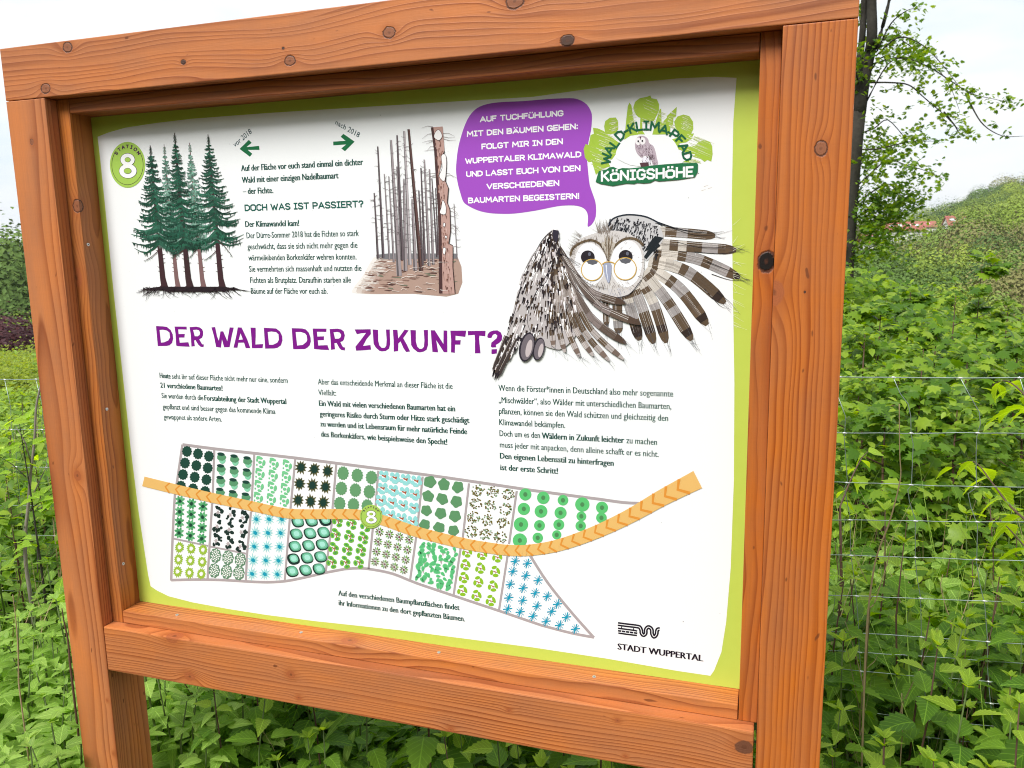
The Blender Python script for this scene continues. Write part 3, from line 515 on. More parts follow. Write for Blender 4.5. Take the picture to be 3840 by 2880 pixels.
# owl in flight
pr = Print('owl_drawing'); f = crop(1820, 760, 2.1686); k = 1/2.1686
CRM, LIL, BRN, DRK, INK = (220, 211, 201), (176, 169, 168), (104, 84, 64), (58, 44, 38), (30, 30, 38)
def feather(pts, w0, w1, cols, ly, tipw=.35, edge=True):
    P = smooth(pts, 6, False); n = len(P); segs = len(cols)
    def wid(t): return w0+(w1-w0)*min(1, t*1.6) if t < .8 else (w1)*(1-(1-tipw)*((t-.8)/.2)**1.7)
    for i in range(n-1):
        t0, t1 = i/(n-1), (i+1)/(n-1); c = cols[min(segs-1, int((t0+t1)/2*segs))]
        q_ = U(.93, 1.05); pr.line(f([P[i], (P[i+1][0], P[i+1][1])]), wid(t0)*k, tuple(v*q_ for v in c), ly, wid(t1)*k)
    a = np.array(P[-1])-np.array(P[-5]); a = a/np.hypot(*a)
    if edge:
        for sd in (-1, 1):
            nn = np.array((-a[1], a[0])); q = [tuple(np.array(P[i])+np.array((-(P[min(i+1, n-1)][1]-P[i-1][1]), (P[min(i+1, n-1)][0]-P[i-1][0])))/(np.hypot(P[min(i+1, n-1)][1]-P[i-1][1], P[min(i+1, n-1)][0]-P[i-1][0])+1e-6)*sd*wid(i/(n-1))*.5) for i in range(n//3, n-1)]
            q.append(tuple(np.array(P[-1])+a*U(30, 90)+nn*sd*U(2, 14))); pr.line(f(q), .7, (60, 60, 66), ly+1, .5)
    for j in range(7):
        o_ = U(-.4, .4); q = [tuple(np.array(P[i])+np.array((-a[1], a[0]))*o_*wid(i/(n-1))) for i in range(1, n-1, 3)]; pr.line(f(q), .6, random.choice([(120, 104, 92), (236, 230, 226), (140, 128, 126)]), ly+1)
lay = 1
RW = [([(980, 720), (982, 880), (985, 1000)], 60, 50, [LIL, BRN, LIL, BRN, BRN]), ([(1070, 720), (1075, 900), (1085, 1060)], 80, 75, [CRM, LIL, BRN, CRM, LIL, BRN]),
 ([(1120, 660), (1180, 860), (1255, 1120)], 80, 88, [CRM, CRM, BRN, CRM, LIL, LIL, BRN, DRK, BRN]), ([(1180, 620), (1270, 840), (1370, 1145)], 80, 88, [CRM, CRM, BRN, LIL, LIL, BRN, DRK, BRN]),
 ([(1240, 600), (1370, 820), (1472, 1140)], 80, 84, [CRM, CRM, BRN, CRM, LIL, BRN, DRK, BRN]), ([(1290, 560), (1480, 800), (1680, 1118)], 80, 92, [CRM, BRN, CRM, LIL, LIL, BRN, LIL, BRN, DRK, BRN]),
 ([(1320, 520), (1580, 700), (1805, 995)], 90, 98, [CRM, BRN, CRM, BRN, LIL, LIL, BRN, BRN, DRK, BRN]), ([(1330, 470), (1640, 560), (1950, 815)], 90, 96, [CRM, BRN, CRM, CRM, BRN, LIL, BRN, BRN, DRK, BRN]),
 ([(1340, 400), (1700, 450), (2070, 610)], 95, 90, [CRM, BRN, CRM, BRN, LIL, LIL, BRN, LIL, BRN, DRK]), ([(1340, 330), (1700, 360), (2040, 385)], 90, 84, [CRM, CRM, BRN, CRM, BRN, LIL, LIL, BRN, BRN]), ([(1360, 230), (1600, 245), (1870, 270)], 80, 78, [CRM, CRM, BRN, LIL, BRN, BRN, BRN])]
for i, (p, a, b, c) in enumerate(RW): feather(p, a, b, c, 1+(i % 2)*2)
for i in range(60):
    p = random.choice(RW)[0]; x, y = p[-1]; dx, dy = x-p[-2][0], y-p[-2][1]; l_ = math.hypot(dx, dy); t = U(-.3, .1)
    pr.line(f([(x+dx*t+U(-20, 20), y+dy*t+U(-20, 20)), (x+dx/l_*U(50, 130)+U(-20, 20), y+dy/l_*U(50, 130)+U(-10, 30))]), .9, (90, 92, 100), 4, .3)
for pts, w in (([(1380, 150), (1560, 210), (1720, 240), (1850, 245), (1940, 232)], 9), ([(1380, 165), (1500, 200), (1700, 262), (1860, 262), (2010, 225)], 5), ([(1560, 320), (1750, 365), (1950, 360), (2080, 345)], 4), ([(1700, 400), (1900, 415), (2040, 395), (2115, 355)], 5), ([(1800, 480), (1950, 540), (2080, 585)], 5), ([(1840, 580), (2000, 630), (2150, 625)], 6), ([(1780, 700), (1900, 830), (1960, 860)], 5), ([(1880, 730), (1980, 800), (2075, 912)], 4)):
    pr.line(f(smooth(pts, 4, False)), w*k, INK, 5, .5)
for i in range(26):
    y = U(170, 1000); x = 2015; s_ = -1 if y < 420 else 1; pr.line(f([(x, y), (x+U(20, 120), y+s_*U(10, 60))]), 1.1, (240, 244, 220), 5, .4)
cov = smooth(f([(1000, 190), (1040, 125), (1150, 93), (1290, 105), (1380, 150), (1425, 210), (1450, 290), (1400, 370), (1340, 450), (1300, 470), (1285, 380), (1240, 320), (1180, 275), (1100, 235), (1040, 225)]), 3)
pr.poly(cov, (206, 204, 206), 5)
for i in range(240):
    t = U(0, 1); x = 1010+t*400; y = 110+abs(t-.3)*60+U(0, 1)**.8*(110+t*190)
    if x > 1290 and y > 440: continue
    if t < .45 and y > 240: continue
    a = U(-.5, .3)+1.2; l_ = U(20, 44); pr.line(f([(x, y), (x-math.cos(a)*l_*.6, y+math.sin(a)*l_)]), U(8, 16)*k, random.choice([INK, (34, 36, 46), (24, 28, 36), (20, 22, 28), (120, 118, 122)]), 6, 1.)
pr.line(f(smooth([(1000, 195), (1040, 130), (1150, 98), (1290, 110), (1385, 150), (1440, 185)], 4, False)), 12*k, (34, 44, 58), 7)
pr.poly(f([(1380, 270), (1450, 285), (1410, 330), (1425, 350), (1360, 400), (1310, 460), (1290, 440), (1330, 380), (1290, 400), (1340, 320)]), (28, 36, 42), 7)
# face
pr.poly(smooth(f([(686, 440), (700, 370), (765, 300), (850, 262), (960, 232), (1080, 230), (1190, 262), (1262, 340), (1292, 440), (1290, 560), (1255, 660), (1175, 740), (1050, 772), (930, 765), (820, 720), (740, 650), (695, 560)]), 4), (214, 208, 206), 8)
pr.poly(smooth(f([(740, 420), (790, 345), (870, 330), (940, 380), (985, 460), (960, 600), (860, 680), (770, 620), (730, 520)]), 4), (234, 233, 236), 9)
pr.poly(smooth(f([(1018, 450), (1060, 370), (1130, 310), (1210, 320), (1268, 400), (1275, 520), (1230, 640), (1130, 690), (1040, 600)]), 4), (234, 233, 236), 9)
for i in range(520):
    a = U(0, 6.28); r = U(.52, 1.0); x, y = 990+298*r*math.cos(a), 510+255*r*math.sin(a)
    if 740 < x < 1270 and 340 < y < 640 and random.random() < .8: continue
    l_ = U(14, 34); pr.line(f([(x, y), (x+math.cos(a)*l_, y+math.sin(a)*l_)]), U(2, 4.5)*k, random.choice([(178, 168, 164), (150, 138, 132), (232, 228, 226), (190, 180, 170), (122, 104, 90)]) if y < 690 else random.choice([(178, 178, 196), (214, 214, 226), (140, 140, 150)]), 10, .3)
for i in range(60):
    x = U(900, 1040); a = U(-2.3, -.9); x = 975+U(-60, 40); pr.line(f([(x, 240+U(-8, 20)), (x+math.cos(a)*U(50, 125), 250+math.sin(a)*U(60, 130))]), 1.0, (140, 124, 112), 10, .3)
for i in range(40):
    y = U(260, 430); x = 760-(y-260)*.35+U(-10, 10); pr.line(f([(x+20, y), (x-U(20, 60), y-U(10, 50))]), 1, (130, 112, 98), 10, .3)
for pts in ([(692, 430), (715, 370), (780, 325), (860, 305), (930, 335), (975, 400), (1003, 470)], [(1003, 470), (1030, 385), (1090, 320), (1160, 290), (1230, 300), (1285, 345)]):
    S_ = smooth(pts, 6, False); pr.line(f(S_), 17*k, (112, 92, 68), 11, 20*k)
    for i in range(70):
        x, y = random.choice(S_); pr.line(f([(x, y+12), (x+U(-16, 16), y-U(8, 30))]), 1.3, random.choice([(90, 72, 52), (138, 118, 92), (70, 56, 44)]), 12, .4)
pr.poly(f([(940, 330), (1000, 300), (1060, 330), (1015, 470), (998, 475)]), (206, 196, 184), 11)
for i in range(40): x = U(965, 1040); pr.line(f([(x, U(260, 350)), (1000+(x-1000)*.3, U(380, 470))]), 1.6, random.choice([(120, 98, 74), (150, 130, 108), (220, 212, 200)]), 12, .5)
for x, y in ((835, 442), (1143, 438)):
    pr.ell(*f([(x, y)])[0], 56*k, 54*k, (42, 34, 42), 12, 28); pr.ell(*f([(x+14, y-24)])[0], 12*k, 16*k, (110, 112, 128), 13, 10)
for x, y, r in ((870, 546, 86), (1139, 537, 90)):
    cx_, cy_ = f([(x, y)])[0]; pr.ell(cx_, cy_, r*k, r*k, (238, 238, 240), 13, 36)
    pr.poly(f([(x-48, y-72), (x+8, y-86), (x+50, y-72), (x+40, y-52), (x+5, y-40), (x-30, y-50)]) , (104, 104, 112), 14); pr.ring(cx_, cy_, r*k, r*k, 3.4, (226, 182, 88), 15, 0, 360, 44)
pr.line(f([(952, 500), (975, 484), (1010, 480), (1040, 486), (1056, 498)]), 3.8, (226, 182, 88), 15)
pr.poly(smooth(f([(962, 505), (1000, 488), (1028, 505), (1022, 600), (1004, 655), (975, 590)]), 3), (172, 178, 204), 14); pr.line(f([(985, 505), (990, 570), (1003, 645)]), 5, (222, 226, 238), 15, 1.5)
pr.line(f(smooth([(760, 640), (900, 740), (1040, 772), (1170, 745), (1270, 625)], 5, False)), 9*k, (70, 64, 72), 12, 4*k)
# near wing, in front of the face edge
LW = smooth(f([(545, 222), (490, 270), (440, 350), (380, 430), (335, 520), (292, 610), (262, 740), (232, 870), (190, 1020), (130, 1180), (60, 1345), (85, 1385), (120, 1398), (190, 1260), (245, 1215), (300, 1110), (380, 1060), (470, 1150), (550, 1185), (640, 1180), (760, 1040), (760, 880), (720, 720), (660, 560), (600, 400), (600, 235), (570, 222)]), 3)
pr.poly(LW, (200, 192, 192), 16)
FT = [(560, 1180), (650, 1215), (770, 1255), (880, 1245), (1010, 1285), (1125, 1272), (1145, 1142), (1265, 985), (1140, 815)]
RT = [(560, 560), (575, 540), (590, 500), (600, 470), (600, 440), (605, 420), (605, 400), (605, 380), (600, 360)]
for i, (tp, rt) in enumerate(zip(FT, RT)):
    mid = ((tp[0]*.42+rt[0]*.58)-20+(i*4), (tp[1]*.58+rt[1]*.42)+(12+i*9)); PK = (200, 188, 184)
    cols = [BRN, (180, 166, 160)]*2+[(150, 134, 128), BRN, PK, BRN, PK, (130, 110, 100), PK] if i < 6 else [(96, 82, 72), (134, 120, 114), (110, 94, 86), (150, 134, 130), (104, 86, 74), (92, 72, 60)]
    feather([rt, mid, tp], 34, 46 if i < 6 else 62, cols, 17+(i % 2), .3)
pts_l = [(560, 240), (430, 620), (250, 1060), (95, 1380)]
for i in range(680):
    t = U(0, 1); s_ = U(0, 1)
    y = 240+t*1140; xl = np.interp(y, [230, 430, 620, 870, 1180, 1390], [545, 375, 290, 232, 130, 70]); xr = np.interp(y, [230, 430, 620, 800, 1000, 1060, 1120, 1250, 1390], [600, 610, 690, 740, 700, 470, 320, 200, 115])
    x = xl+(xr-xl)*s_; dx = (x-570)*.28/max(1, (y-200)/400); l_ = U(22, 66); dx = max(-40, min(30, (x-560)/(y-100)*l_))
    pr.line(f([(x, y), (x+dx, y+l_)]), U(9, 22)*k, random.choice([DRK, (52, 42, 48), (70, 54, 44), (236, 232, 232), (222, 212, 214), (40, 32, 40), BRN, (244, 242, 244), (34, 28, 34)]), 19, U(2, 6)*k)
for pts, w in (([(545, 230), (470, 300), (400, 420), (330, 540), (300, 640)], 5), ([(600, 240), (580, 330), (590, 400), (650, 430), (700, 460), (780, 500)], 7), ([(560, 470), (520, 560), (440, 690), (370, 830), (345, 960), (385, 1080)], 8), ([(540, 520), (500, 640), (420, 720), (360, 860)], 5), ([(610, 370), (640, 420), (770, 520)], 6), ([(300, 640), (250, 860), (190, 1050), (90, 1290)], 5), ([(600, 420), (680, 520), (850, 660), (1000, 700)], 5), ([(650, 560), (760, 720), (950, 850), (1150, 880)], 5)):
    pr.line(f(smooth(pts, 5, False)), w*k, (40, 34, 44), 20, .8)
for x0, y0, x1, y1 in ((170, 1080, 70, 1355), (215, 1100, 95, 1380), (255, 1100, 122, 1395)): pr.line(f([(x0, y0), (x1, y1)]), 26*k, (70, 58, 56), 20, 20*k); pr.line(f([(x0-5, y0), (x1-5, y1-30)]), 6*k, (190, 180, 176), 20, 3*k)
for x, y, rx, ry, ro in ((342, 1172, 58, 118, .22), (438, 1188, 44, 92, .22)):
    cx_, cy_ = f([(x, y)])[0]; pr.ell(cx_, cy_, rx*k*1.05, ry*k*1.03, (46, 40, 52), 21, 22, ro); pr.ell(cx_+2, cy_, rx*k*.86, ry*k*.92, (122, 112, 120), 22, 22, ro); pr.ell(cx_+8, cy_+5, rx*k*.42, ry*k*.62, (206, 192, 194), 23, 18, ro)
pr.poly(f([(555, 220), (602, 228), (598, 280), (585, 330), (560, 300), (550, 260)]), (52, 46, 62), 21)
for i in range(22):
    x, y = random.choice(FT); pr.line(f([(x-20, y-20), (x+U(30, 110), y+U(20, 110))]), .9, (110, 108, 116), 18, .3)
pr.build()

# walking-trail logo
pr = Print('trail_logo'); f = crop(2170, 330, 4.022); LG, LL = (178, 210, 70), (222, 232, 180)
T_ = [[(690, 780), (715, 500), (740, 280), (765, 220), (795, 260), (830, 480), (860, 620), (900, 705), (780, 720)], [(900, 440), (850, 390), (825, 290), (850, 210), (920, 155), (1040, 130), (1080, 112), (1100, 155), (1180, 170), (1215, 250), (1210, 340), (1185, 400), (1150, 470), (1130, 500), (960, 510), (960, 640), (1000, 700), (880, 700), (925, 600), (930, 450)],
 [(1110, 705), (1150, 560), (1190, 420), (1225, 310), (1245, 320), (1250, 520), (1290, 600), (1320, 700)], [(1250, 700), (1262, 520), (1330, 450), (1330, 425), (1480, 285), (1470, 430), (1430, 440), (1425, 560), (1385, 575), (1380, 700)],
 [(1530, 700), (1460, 600), (1440, 510), (1490, 430), (1580, 400), (1670, 425), (1725, 510), (1730, 620), (1690, 700), (1600, 740)], [(400, 690), (385, 580), (400, 500), (470, 450), (560, 445), (595, 500), (598, 620), (560, 680), (480, 700)],
 [(215, 600), (290, 610), (380, 650), (430, 700), (560, 790), (620, 830), (560, 1000), (500, 1080), (330, 1060), (260, 1050), (180, 1080), (150, 870), (180, 710), (230, 690)],
 [(150, 860), (105, 845), (75, 920), (95, 1050), (150, 1120), (200, 1110), (260, 1310), (360, 1220), (480, 1180), (430, 1100), (300, 1040), (190, 1030)],
 [(1560, 700), (1740, 685), (1700, 770), (1620, 820), (1500, 840), (1600, 900), (1760, 870), (1800, 820), (1880, 785), (1980, 810), (2015, 880), (2020, 1000), (2000, 1110), (1940, 1085), (1900, 1115), (1840, 1070), (1720, 1035), (1760, 1000), (1640, 980), (1520, 930), (1430, 900), (1440, 850), (1350, 790), (1460, 760)], [(1545, 1120), (1700, 1070), (1840, 1110), (1760, 1130)]]
for t_ in T_:
    q = f(t_); pr.poly(q, LG, 1)
    xs = [p[0] for p in t_]; ys = [p[1] for p in t_]; cx_ = sum(xs)/len(xs); cy_ = sum(ys)/len(ys)
    for i in range(28):
        x = cx_+U(-.02, .36)*(max(xs)-min(xs)); y = cy_+U(-.36, .36)*(max(ys)-min(ys)); l_ = (max(xs)-min(xs))*.16; a = -.3 if len(t_) % 2 else .4
        pr.line(f([(x-l_*math.cos(a), y-l_*math.sin(a)), (x+l_*math.cos(a), y+l_*math.sin(a))]), 1.6, random.choice([LL, (236, 240, 214), (204, 222, 128)]), 2, .4)
pr.poly(smooth(f([(640, 1100), (560, 1030), (590, 900), (680, 790), (840, 715), (1000, 705), (1250, 712), (1400, 770), (1480, 870), (1530, 1000), (1550, 1140), (900, 1180)]), 3), WHITE, 3)
for ch_, x, y, a in (('W', 415, 1068, -84), ('A', 462, 935, -64), ('L', 545, 832, -54), ('D', 625, 712, -44), ('-', 712, 645, -30), ('K', 808, 603, -20), ('L', 915, 573, -9), ('I', 1020, 566, 0), ('M', 1150, 578, 5), ('A', 1290, 625, 16), ('-', 1378, 672, 30), ('P', 1448, 702, 36), ('F', 1538, 780, 44), ('A', 1588, 895, 58), ('D', 1640, 1030, 74)):
    pr.glyph(ch_, *f([(x, y)])[0], 150/4.022, a, (20, 104, 66), .2, 4, 1.05)
# perched owl
pr.poly(smooth(f([(850, 830), (870, 760), (930, 722), (1000, 730), (1050, 775), (1065, 830), (1130, 880), (1165, 980), (1180, 1060), (1200, 1150), (1120, 1165), (1080, 1040), (980, 1030), (960, 1060), (890, 1000), (855, 920)]), 3), (200, 182, 194), 4)
pr.poly(smooth(f([(960, 1060), (1060, 1040), (1090, 1130), (1000, 1160), (960, 1120)]), 3), (232, 230, 240), 4)
for x, y in ((900, 805), (962, 800)): pr.ell(*f([(x, y)])[0], 48*.25*1.0, 56*.25, (232, 228, 230), 5, 16); pr.ell(*f([(x, y)])[0], 3.2, 4.2, (40, 30, 40), 6, 10)
for i in range(150):
    t = U(0, 1); y = 860+t*290; x = U(860+t*110, 1090+t*95); pr.line(f([(x, y), (x+U(4, 20), y+U(12, 34))]), U(.9, 2.), random.choice([(96, 64, 78), (130, 98, 112), (226, 214, 222), (70, 40, 54)]), 6, .5)
pr.line(f([(935, 735), (930, 780)]), 4, (90, 40, 60), 7, 1.5); pr.line(f([(925, 820), (930, 880)]), 2, (120, 80, 90), 7, 1)
for i in range(5): pr.line(f([(1060, 1025+i*15), (1125, 1020+i*15)]), 1.6, (80, 40, 58), 7, 1)
pr.poly(f([(922, 1130), (1050, 1120), (1068, 1205), (945, 1205)]), (92, 60, 68), 7)
pr.poly(f([(305, 1255), (420, 1230), (470, 1195), (525, 1190), (600, 1225), (660, 1208), (780, 1212), (900, 1200), (1100, 1170), (1320, 1150), (1540, 1135), (1780, 1130), (1800, 1150), (1795, 1270), (1750, 1345), (1500, 1385), (1210, 1408), (1150, 1392), (1080, 1430), (980, 1438), (880, 1430), (840, 1447), (720, 1440), (515, 1478), (330, 1445), (258, 1415)]), (32, 120, 74), 8)
p, q = f([(338, 1418), (1735, 1345)]); pr.caps('KÖNIGSHÖHE', p, q, 165/4.022, (240, 240, 240), .2, 9, .24)
pr.build()
badge('station_badge', 479, 618, 66, 86, .6)

# planting map
pr = Print('planting_map'); GY = (188, 176, 178)
mapq = smooth(cA([(455, 75), (800, 120), (1200, 165), (1640, 215)]), 3, False)+smooth(cB([(350, 105+10), (700, 170), (1300, 250), (2212, 385)])[1:], 3, False)+smooth(cC([(300, 278), (600, 318), (850, 350), (1050, 378), (1195, 385)]), 3, False)
pr.line(mapq, 11, GY, 1)
pr.line(smooth(cA([(455, 75), (400, 450), (375, 620), (350, 1100), (338, 1485)]), 4, False), 9, GY, 1)
pr.line(smooth(cA([(338, 1480), (600, 1474), (900, 1480), (1200, 1498), (1400, 1500), (1600, 1478), (1950, 1400)]), 3, False)+smooth(cB([(60, 1240), (250, 1200), (400, 1190), (550, 1205), (760, 1250), (1000, 1345), (1400, 1480), (1850, 1630)])[1:], 3, False)+smooth(cC([(20, 1335), (350, 1440), (600, 1505), (800, 1543)])[1:], 3, False), 10, GY, 1)
pr.line(smooth(cC([(245, 830), (400, 1070), (600, 1320), (800, 1545)]), 4, False), 10, GY, 1)
UD = [cA([(785, 120), (765, 690)]), cA([(1200, 170), (1170, 700)]), cA([(1625, 215), (1575, 740)]), cA([(2050, 270), (2010, 740)]), cB([(605, 180), (575, 570)]), cB([(1065, 240), (1010, 760)]), cB([(1545, 310), (1480, 880)]), cB([(2040, 390), (1960, 940)])]
LD = [cA([(762, 690), (735, 1130), (715, 1470)]), cA([(1165, 770), (1125, 1200), (1112, 1480)]), cA([(1570, 810), (1515, 1490)]), cA([(2010, 830), (1940, 1400)]), cB([(550, 760), (505, 1195)]), cB([(1000, 850), (935, 1310)]), cB([(1460, 970), (1385, 1475)]), cB([(1945, 1060), (1855, 1635)])]
for d_ in UD+LD: pr.line(d_, 8, GY, 1)
pr.line(cA([(365, 1050), (720, 1125)]), 7, GY, 1); pr.line(cA([(735, 1130), (1115, 1205)]), 7, GY, 1)
def grid(fn, tl, tr, br, bl, nx, ny, draw, ymax=None):
    for j in range(ny):
        for i in range(nx):
            u, v = (i/(nx-1) if nx > 1 else .5), (j/(ny-1) if ny > 1 else .5)
            x = (tl[0]*(1-u)+tr[0]*u)*(1-v)+(bl[0]*(1-u)+br[0]*u)*v; y = (tl[1]*(1-u)+tr[1]*u)*(1-v)+(bl[1]*(1-u)+br[1]*u)*v
            p = fn([(x, y)])[0]; draw(p[0], p[1])
K = 1/2.765
def scal(r, n, jag, c, ly=2): return lambda x, y: pr.ell(x, y, r*K, r*1.1*K, c, ly, n*6, 0, jag, n)
def star(x, y, r, n, c, ly, inner=.45, ry=1.1):
    o = []
    for i in range(2*n):
        a = math.pi*i/n; q = r*(U(.85, 1.1) if i % 2 == 0 else inner); o.append((x+q*math.cos(a), y+q*ry*math.sin(a)))
    pr.poly(o, c, ly)
grid(cA, (502, 145), (730, 195), (690, 560), (440, 505), 3, 4, scal(50, 12, .07, (28, 76, 62)))
def pot(x, y): pr.ell(x+5, y+16, 12, 13, (144, 222, 182), 2, 12, 0, .05, 4); pr.ell(x+2, y+4, 17, 13, (96, 160, 116), 3, 14, 0, .05, 5); pr.ell(x, y-8, 14, 6.5, (26, 72, 60), 4, 12, .12)
grid(cA, (855, 195), (1125, 235), (1108, 610), (842, 560), 3, 4, pot)
def blobs(x, y):
    for dx, dy, a, b, r in ((-4, -14, 13, 6, .3), (12, 6, 6, 12, .2), (-2, 3, 7, 6, 0), (-13, -6, 4, 7, 0), (-14, 12, 3, 4, 0), (2, 20, 8, 5, .3)): pr.ell(x+dx, y+dy, a, b, (126, 214, 152), 2, 10, r, .06, 3)
grid(cA, (1265, 250), (1540, 285), (1510, 650), (1240, 620), 3, 4, blobs)
def dstar(x, y): star(x, y, 24, 11, (112, 106, 62), 2, .6, 1.2); star(x, y, 18, 11, (24, 62, 52), 3, .6, 1.2)
grid(cA, (1685, 310), (1960, 350), (1915, 675), (1655, 650), 3, 3, dstar)
grid(cB, (240, 205), (535, 250), (490, 545), (205, 520), 3, 3, lambda x, y: pr.ell(x, y, 21, 25, (110, 166, 116), 2, 60, 0, .07, 14))
def cyan(x, y):
    for dx, dy, a, b in ((-10, -12, 9, 8), (9, -9, 9, 11), (13, 8, 8, 10), (-2, 15, 12, 8), (-14, 6, 7, 8)): pr.ell(x+dx+U(-2, 2), y+dy, a, b, (160, 232, 230), 2, 10, .4, .08, 3)
    pr.poly([(x-9, y-6), (x+2, y-2), (x+9, y-5), (x+7, y+1), (x+5, y+8), (x+1, y+3), (x-8, y-1)], (192, 96, 58), 3)
grid(cB, (665, 235), (1000, 285), (960, 705), (620, 610), 4, 4, cyan)
grid(cB, (1140, 295), (1430, 350), (1385, 800), (1085, 740), 3, 4, lambda x, y: pr.ell(x, y, 21+U(-2, 1), 21+U(-2, 3), (102, 158, 110), 2, 24, U(0, 6), .09, 5))
def dots(x, y):
    for i in range(42):
        a, r = U(0, 6.28), 24*math.sqrt(U(.05, 1)); pr.ell(x+r*math.cos(a), y+r*math.sin(a)*.95, U(2.2, 3.6), U(2.2, 3.6), random.choice([(126, 110, 44), (134, 168, 126), (112, 100, 52)]), 2, 7)
grid(cB, (1640, 380), (1950, 430), (1870, 870), (1570, 810), 3, 4, dots)
for x, y, r in ((208, 308, 52), (363, 337, 54), (533, 358, 46), (700, 395, 62), (870, 422, 52), (195, 433, 53), (343, 454, 55), (512, 467, 52), (692, 497, 42), (865, 510, 46), (170, 567, 62), (330, 576, 47), (497, 569, 47), (686, 580, 45), (160, 705, 61), (315, 683, 45), (479, 657, 40)):
    p = cC([(x, y)])[0]; pr.ell(*p, r/2.304, r/2.304, (100, 210, 124), 2, 26); pr.ell(*p, 18/2.304, 20/2.304, (84, 148, 92), 3, 14)
def cross(x, y):
    for a in (.6, 1.25, 1.9, 2.6, 3.7, 4.3, 5.1, 5.8): pr.ell(x+10*math.cos(a), y+11*math.sin(a), 10, 4.6, random.choice([(80, 170, 108), (110, 192, 132)]), 2, 10, a)
    star(x, y, 9, 8, (26, 72, 56), 3, .55)
grid(cA, (430, 660), (668, 715), (655, 1050), (420, 990), 3, 4, cross)
def yring(x, y): star(x, y, 19, 14, (166, 204, 66), 2, .72, 1.2); star(x, y, 9, 9, (240, 236, 232), 3, .6, 1.1)
grid(cA, (425, 1140), (668, 1165), (650, 1415), (405, 1390), 3, 3, yring)
def dclump(x, y):
    for i in range(15):
        a, r = U(-1.9, 2.6), U(10, 19); pr.ell(x+r*math.cos(a), y+r*1.2*math.sin(a), U(4, 7), U(4, 7), (26, 52, 46), 2, 8)
    star(x-1, y+2, 10, 6, (200, 186, 188), 3, .33)
grid(cA, (825, 770), (1080, 825), (1055, 1125), (805, 1065), 3, 3, dclump)
def hollow(x, y):
    pr.ell(x, y, 21, 27, (106, 148, 116), 2, 36, 0, .06, 9)
    for i in range(24): a, r = i*2.4, 20*math.sqrt((i+.5)/26); pr.ell(x+r*math.cos(a)*.9, y+r*1.15*math.sin(a), 2.9, 2.9, (232, 234, 230), 3, 7)
grid(cA, (798, 1225), (1055, 1270), (1040, 1405), (785, 1380), 3, 2, hollow)
def ice(x, y): star(x, y, 23, 11, (176, 236, 236), 2, .46, 1.15); pr.ell(x, y, 9, 7, (10, 164, 192), 3, 12, .7, .15, 6)
grid(cA, (1222, 848), (1485, 848), (1440, 1420), (1178, 1415), 3, 5, ice)
def gem(x, y):
    for q, c in ((1., (22, 54, 48)), (.86, (98, 176, 140)), (.68, (132, 214, 180)), (.46, (180, 244, 226))): pr.ell(x+(0 if q == 1 else 1.5), y-(0 if q == 1 else 2), 25*q, 21*q, c, 2+int((1-q)*5), 18, .5, .04, 4)
grid(cA, (1650, 875), (1935, 860), (1870, 1365), (1592, 1390), 3, 5, gem)
def kidney(x, y):
    for dx, dy, r in ((-15, 2, 1.4), (8, -3, 1.0), (-6, -17, .3), (4, 16, -.2)): pr.ell(x+dx, y+dy, 11, 8, (124, 200, 64), 2, 12, r); pr.ell(x+dx, y+dy, 5.5, 3.2, (76, 160, 92), 3, 10, r)
    pr.line([(x-8, y-6), (x-1, y+1), (x+2, y+10)], 3, (184, 88, 60), 4); pr.line([(x-1, y+1), (x+6, y-5)], 2.4, (184, 88, 60), 4)
grid(cB, (190, 700), (480, 750), (410, 1130), (130, 1130), 3, 4, kidney)
def flower(x, y):
    for i in range(10): a = i*.628; pr.ell(x+11*math.cos(a), y+12*math.sin(a), 6, 2.6, [(130, 196, 60), (92, 120, 60), (112, 100, 50), (150, 180, 150)][i % 4], 2, 8, a)
    pr.ell(x, y, 3.8, 4.2, (112, 20, 50), 3, 10)
grid(cB, (618, 813), (925, 895), (870, 1207), (572, 1120), 4, 4, flower)
for i in range(60):
    u, v = (i % 6+.5)/6+U(-.06, .06), (i//6+.5)/10+U(-.03, .03); x = (1020*(1-u)+1430*u)*(1-v)+(965*(1-u)+1370*u)*v; y = (900*(1-u)+990*u)*(1-v)+(1310*(1-u)+1440*u)*v
    p = cB([(x, y)])[0]; r = U(0, 3); sz = U(8, 15); pr.ell(*p, sz, sz*.62, (118, 220, 148), 2, 12, r, .12, 3); pr.ell(*p, sz*.75, sz*.42, (96, 202, 130), 3, 12, r, .1, 3)
    if i % 4 == 1: pr.poly([(p[0]-4, p[1]+6), (p[0]+5, p[1]+6), (p[0]+1, p[1]+20)], (190, 180, 176), 1)
def lime(x, y):
    for dx, dy, a, b, r in ((-13, 4, 6, 10, .1), (-3, -15, 10, 6, -.3), (12, -2, 6, 13, -.35), (2, 15, 11, 6.5, 0)): pr.ell(x+dx, y+dy, a, b, (152, 206, 40), 2, 12, r)
    pr.line([(x-7, y-2), (x+8, y+4)], 2.6, (188, 96, 66), 3); pr.line([(x-2, y), (x+2, y+7)], 1.8, (188, 96, 66), 3)
grid(cB, (1525, 1020), (1838, 1072), (1770, 1525), (1475, 1420), 3, 4, lime)
